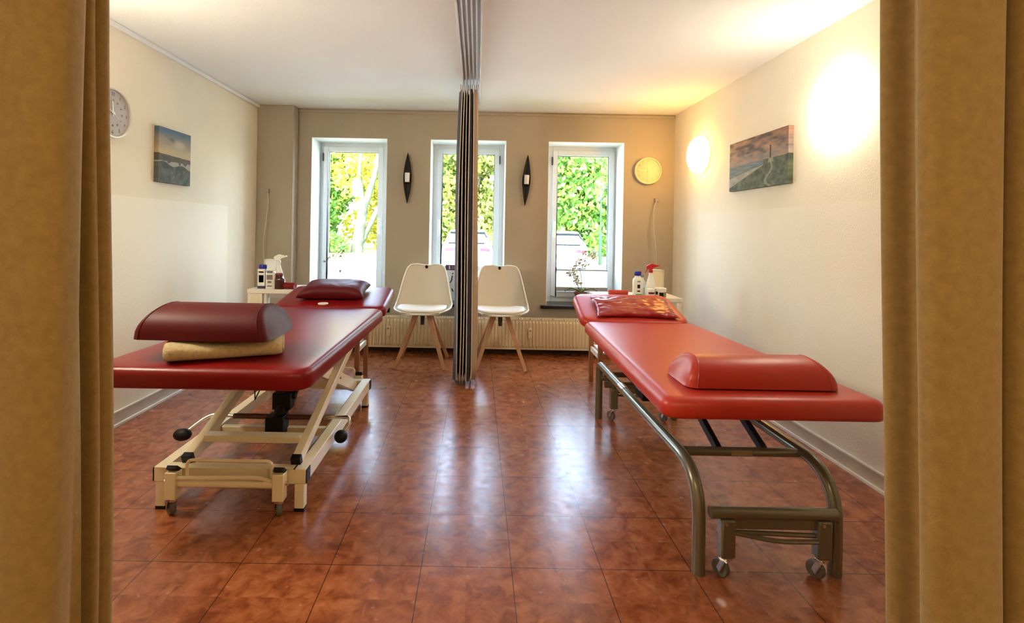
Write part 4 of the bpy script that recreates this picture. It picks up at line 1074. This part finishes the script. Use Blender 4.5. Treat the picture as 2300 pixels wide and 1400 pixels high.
def crown(x, y, z0, z1, rad, k, seed):
    q = random.Random(seed); out = []
    for i in range(k):
        z = z0 + (z1-z0)*i/(k-1)
        for j in range(2): out.append(((x+q.uniform(-rad, rad)*.7, y+q.uniform(-rad, rad)*.5, z+q.uniform(-.4, .4)), rad*q.uniform(.55, .85), (1, 1, .8)))
    return out
# the forked tree seen through the left window
tree(-7.3, 30, 9, crown(-7.2, 31.5, 4.6, 9.5, 3.0, 5, 11), M_leafY, 'forked pale-barked tree with yellow leaves seen through left window',
     [([(-7.35, 30, GZ-.1), (-7.2, 30, 1.0), (-6.95, 30, 2.6)], .40, .27), ([(-6.95, 30, 2.4), (-6.5, 30, 3.8), (-6.15, 30, 5.5), (-6.0, 30, 8)], .24, .10),
      ([(-6.97, 30, 2.4), (-7.2, 30, 3.8), (-7.25, 30, 5.2), (-7.0, 30, 7.5)], .20, .08), ([(-7.1, 30.2, .3), (-6.4, 30.2, 1.8), (-5.8, 30.2, 3.0), (-5.2, 30.2, 4.6)], .20, .10)], n=5200, seed=5)
specs = [(-15, 36, 'green'), (-10.6, 34, 'green'), (-7.6, 38, 'yellow'), (-3.2, 33.5, 'green'), (-1.0, 32, 'olive'), (2.2, 33, 'olive'), (5.4, 31.5, 'green'), (7.8, 33.5, 'green'), (11.5, 37, 'green'), (16, 36, 'yellow')]
lbl = ['dense green tree far left beyond the lawn', 'dense green tree behind the forked tree, left window', 'yellow-leaved tree behind the forked tree',
       'green tree at left side of middle window', 'olive tree behind the car in middle window', 'olive tree between middle and right windows', 'tall bright green tree above the car in right window',
       'green tree behind the lamp post in right window', 'green tree beyond the lamp post, right of view', 'yellow tree at far right beyond the lawn']
for k, (x, y, kind) in enumerate(specs):
    lm = {'green': M_leafG, 'yellow': M_leafY, 'olive': M_leafO}[kind]
    lowz = 1.2 if k not in (8,) else 2.0; topz = 9.5 if k not in (7, 8) else 6.2
    tree(x, y, 9, crown(x, y, lowz, topz, 2.4, 6, 20+k), lm, lbl[k], [([(x, y, GZ-.1), (x+.1, y, 1.5), (x-.2, y, 4), (x+.2, y, 7)], .26, .08),
          ([(x, y, 1.5), (x+.8, y, 3.2), (x+1.3, y, 5.5)], .14, .05)], n=8000, seed=40+k, size=.34)
for k, (x, y, r_, m_, lb) in enumerate(((-9.6, 29, 1.1, M_leafG, 'low green bush left of the forked tree'), (-5.0, 31, 1.0, M_leafO, 'low olive bush right of the forked tree'), (-14.5, 30, 1.3, M_leafY, 'low yellowish bush at far left of lawn'),
                       (8.6, 30, .9, M_leafG, 'low green bush beside the lamp post'), (1.8, 27, 1.1, M_leafO, 'low olive bush between the two cars'), (12, 29, 1.2, M_leafG, 'low green bush far right on the lawn'))):
    f = MB(); leafcloud(f, [((x, y, GZ+r_*.6), r_, (1.2, 1, .8)), ((x+r_, y+.3, GZ+r_*.4), r_*.7, (1.2, 1, .8))], 1500, .2, 90+k)
    tag(f.build('bush', m_, smooth=False, origin=(x, y, GZ)), lb, 'bush')
T = thing('lamp_post', (5.6, 21.5, GZ), 'dark green lamp post on the lawn seen through right window', 'lamp post')
MB().tube([(5.42, 21.5, GZ), (5.42, 21.5, GZ+1.5)], .07, 12).build('lower_pole', M_lamppost, T)
MB().tube([(5.42, 21.5, GZ+1.5), (5.42, 21.5, 3.05)], .035, 10).build('upper_pole', M_lamppost, T)
MB().box(5.38, 5.75, 21.4, 21.6, 3.05, 3.12).build('lamp_head', M_lamppost, T, bevel=.02)
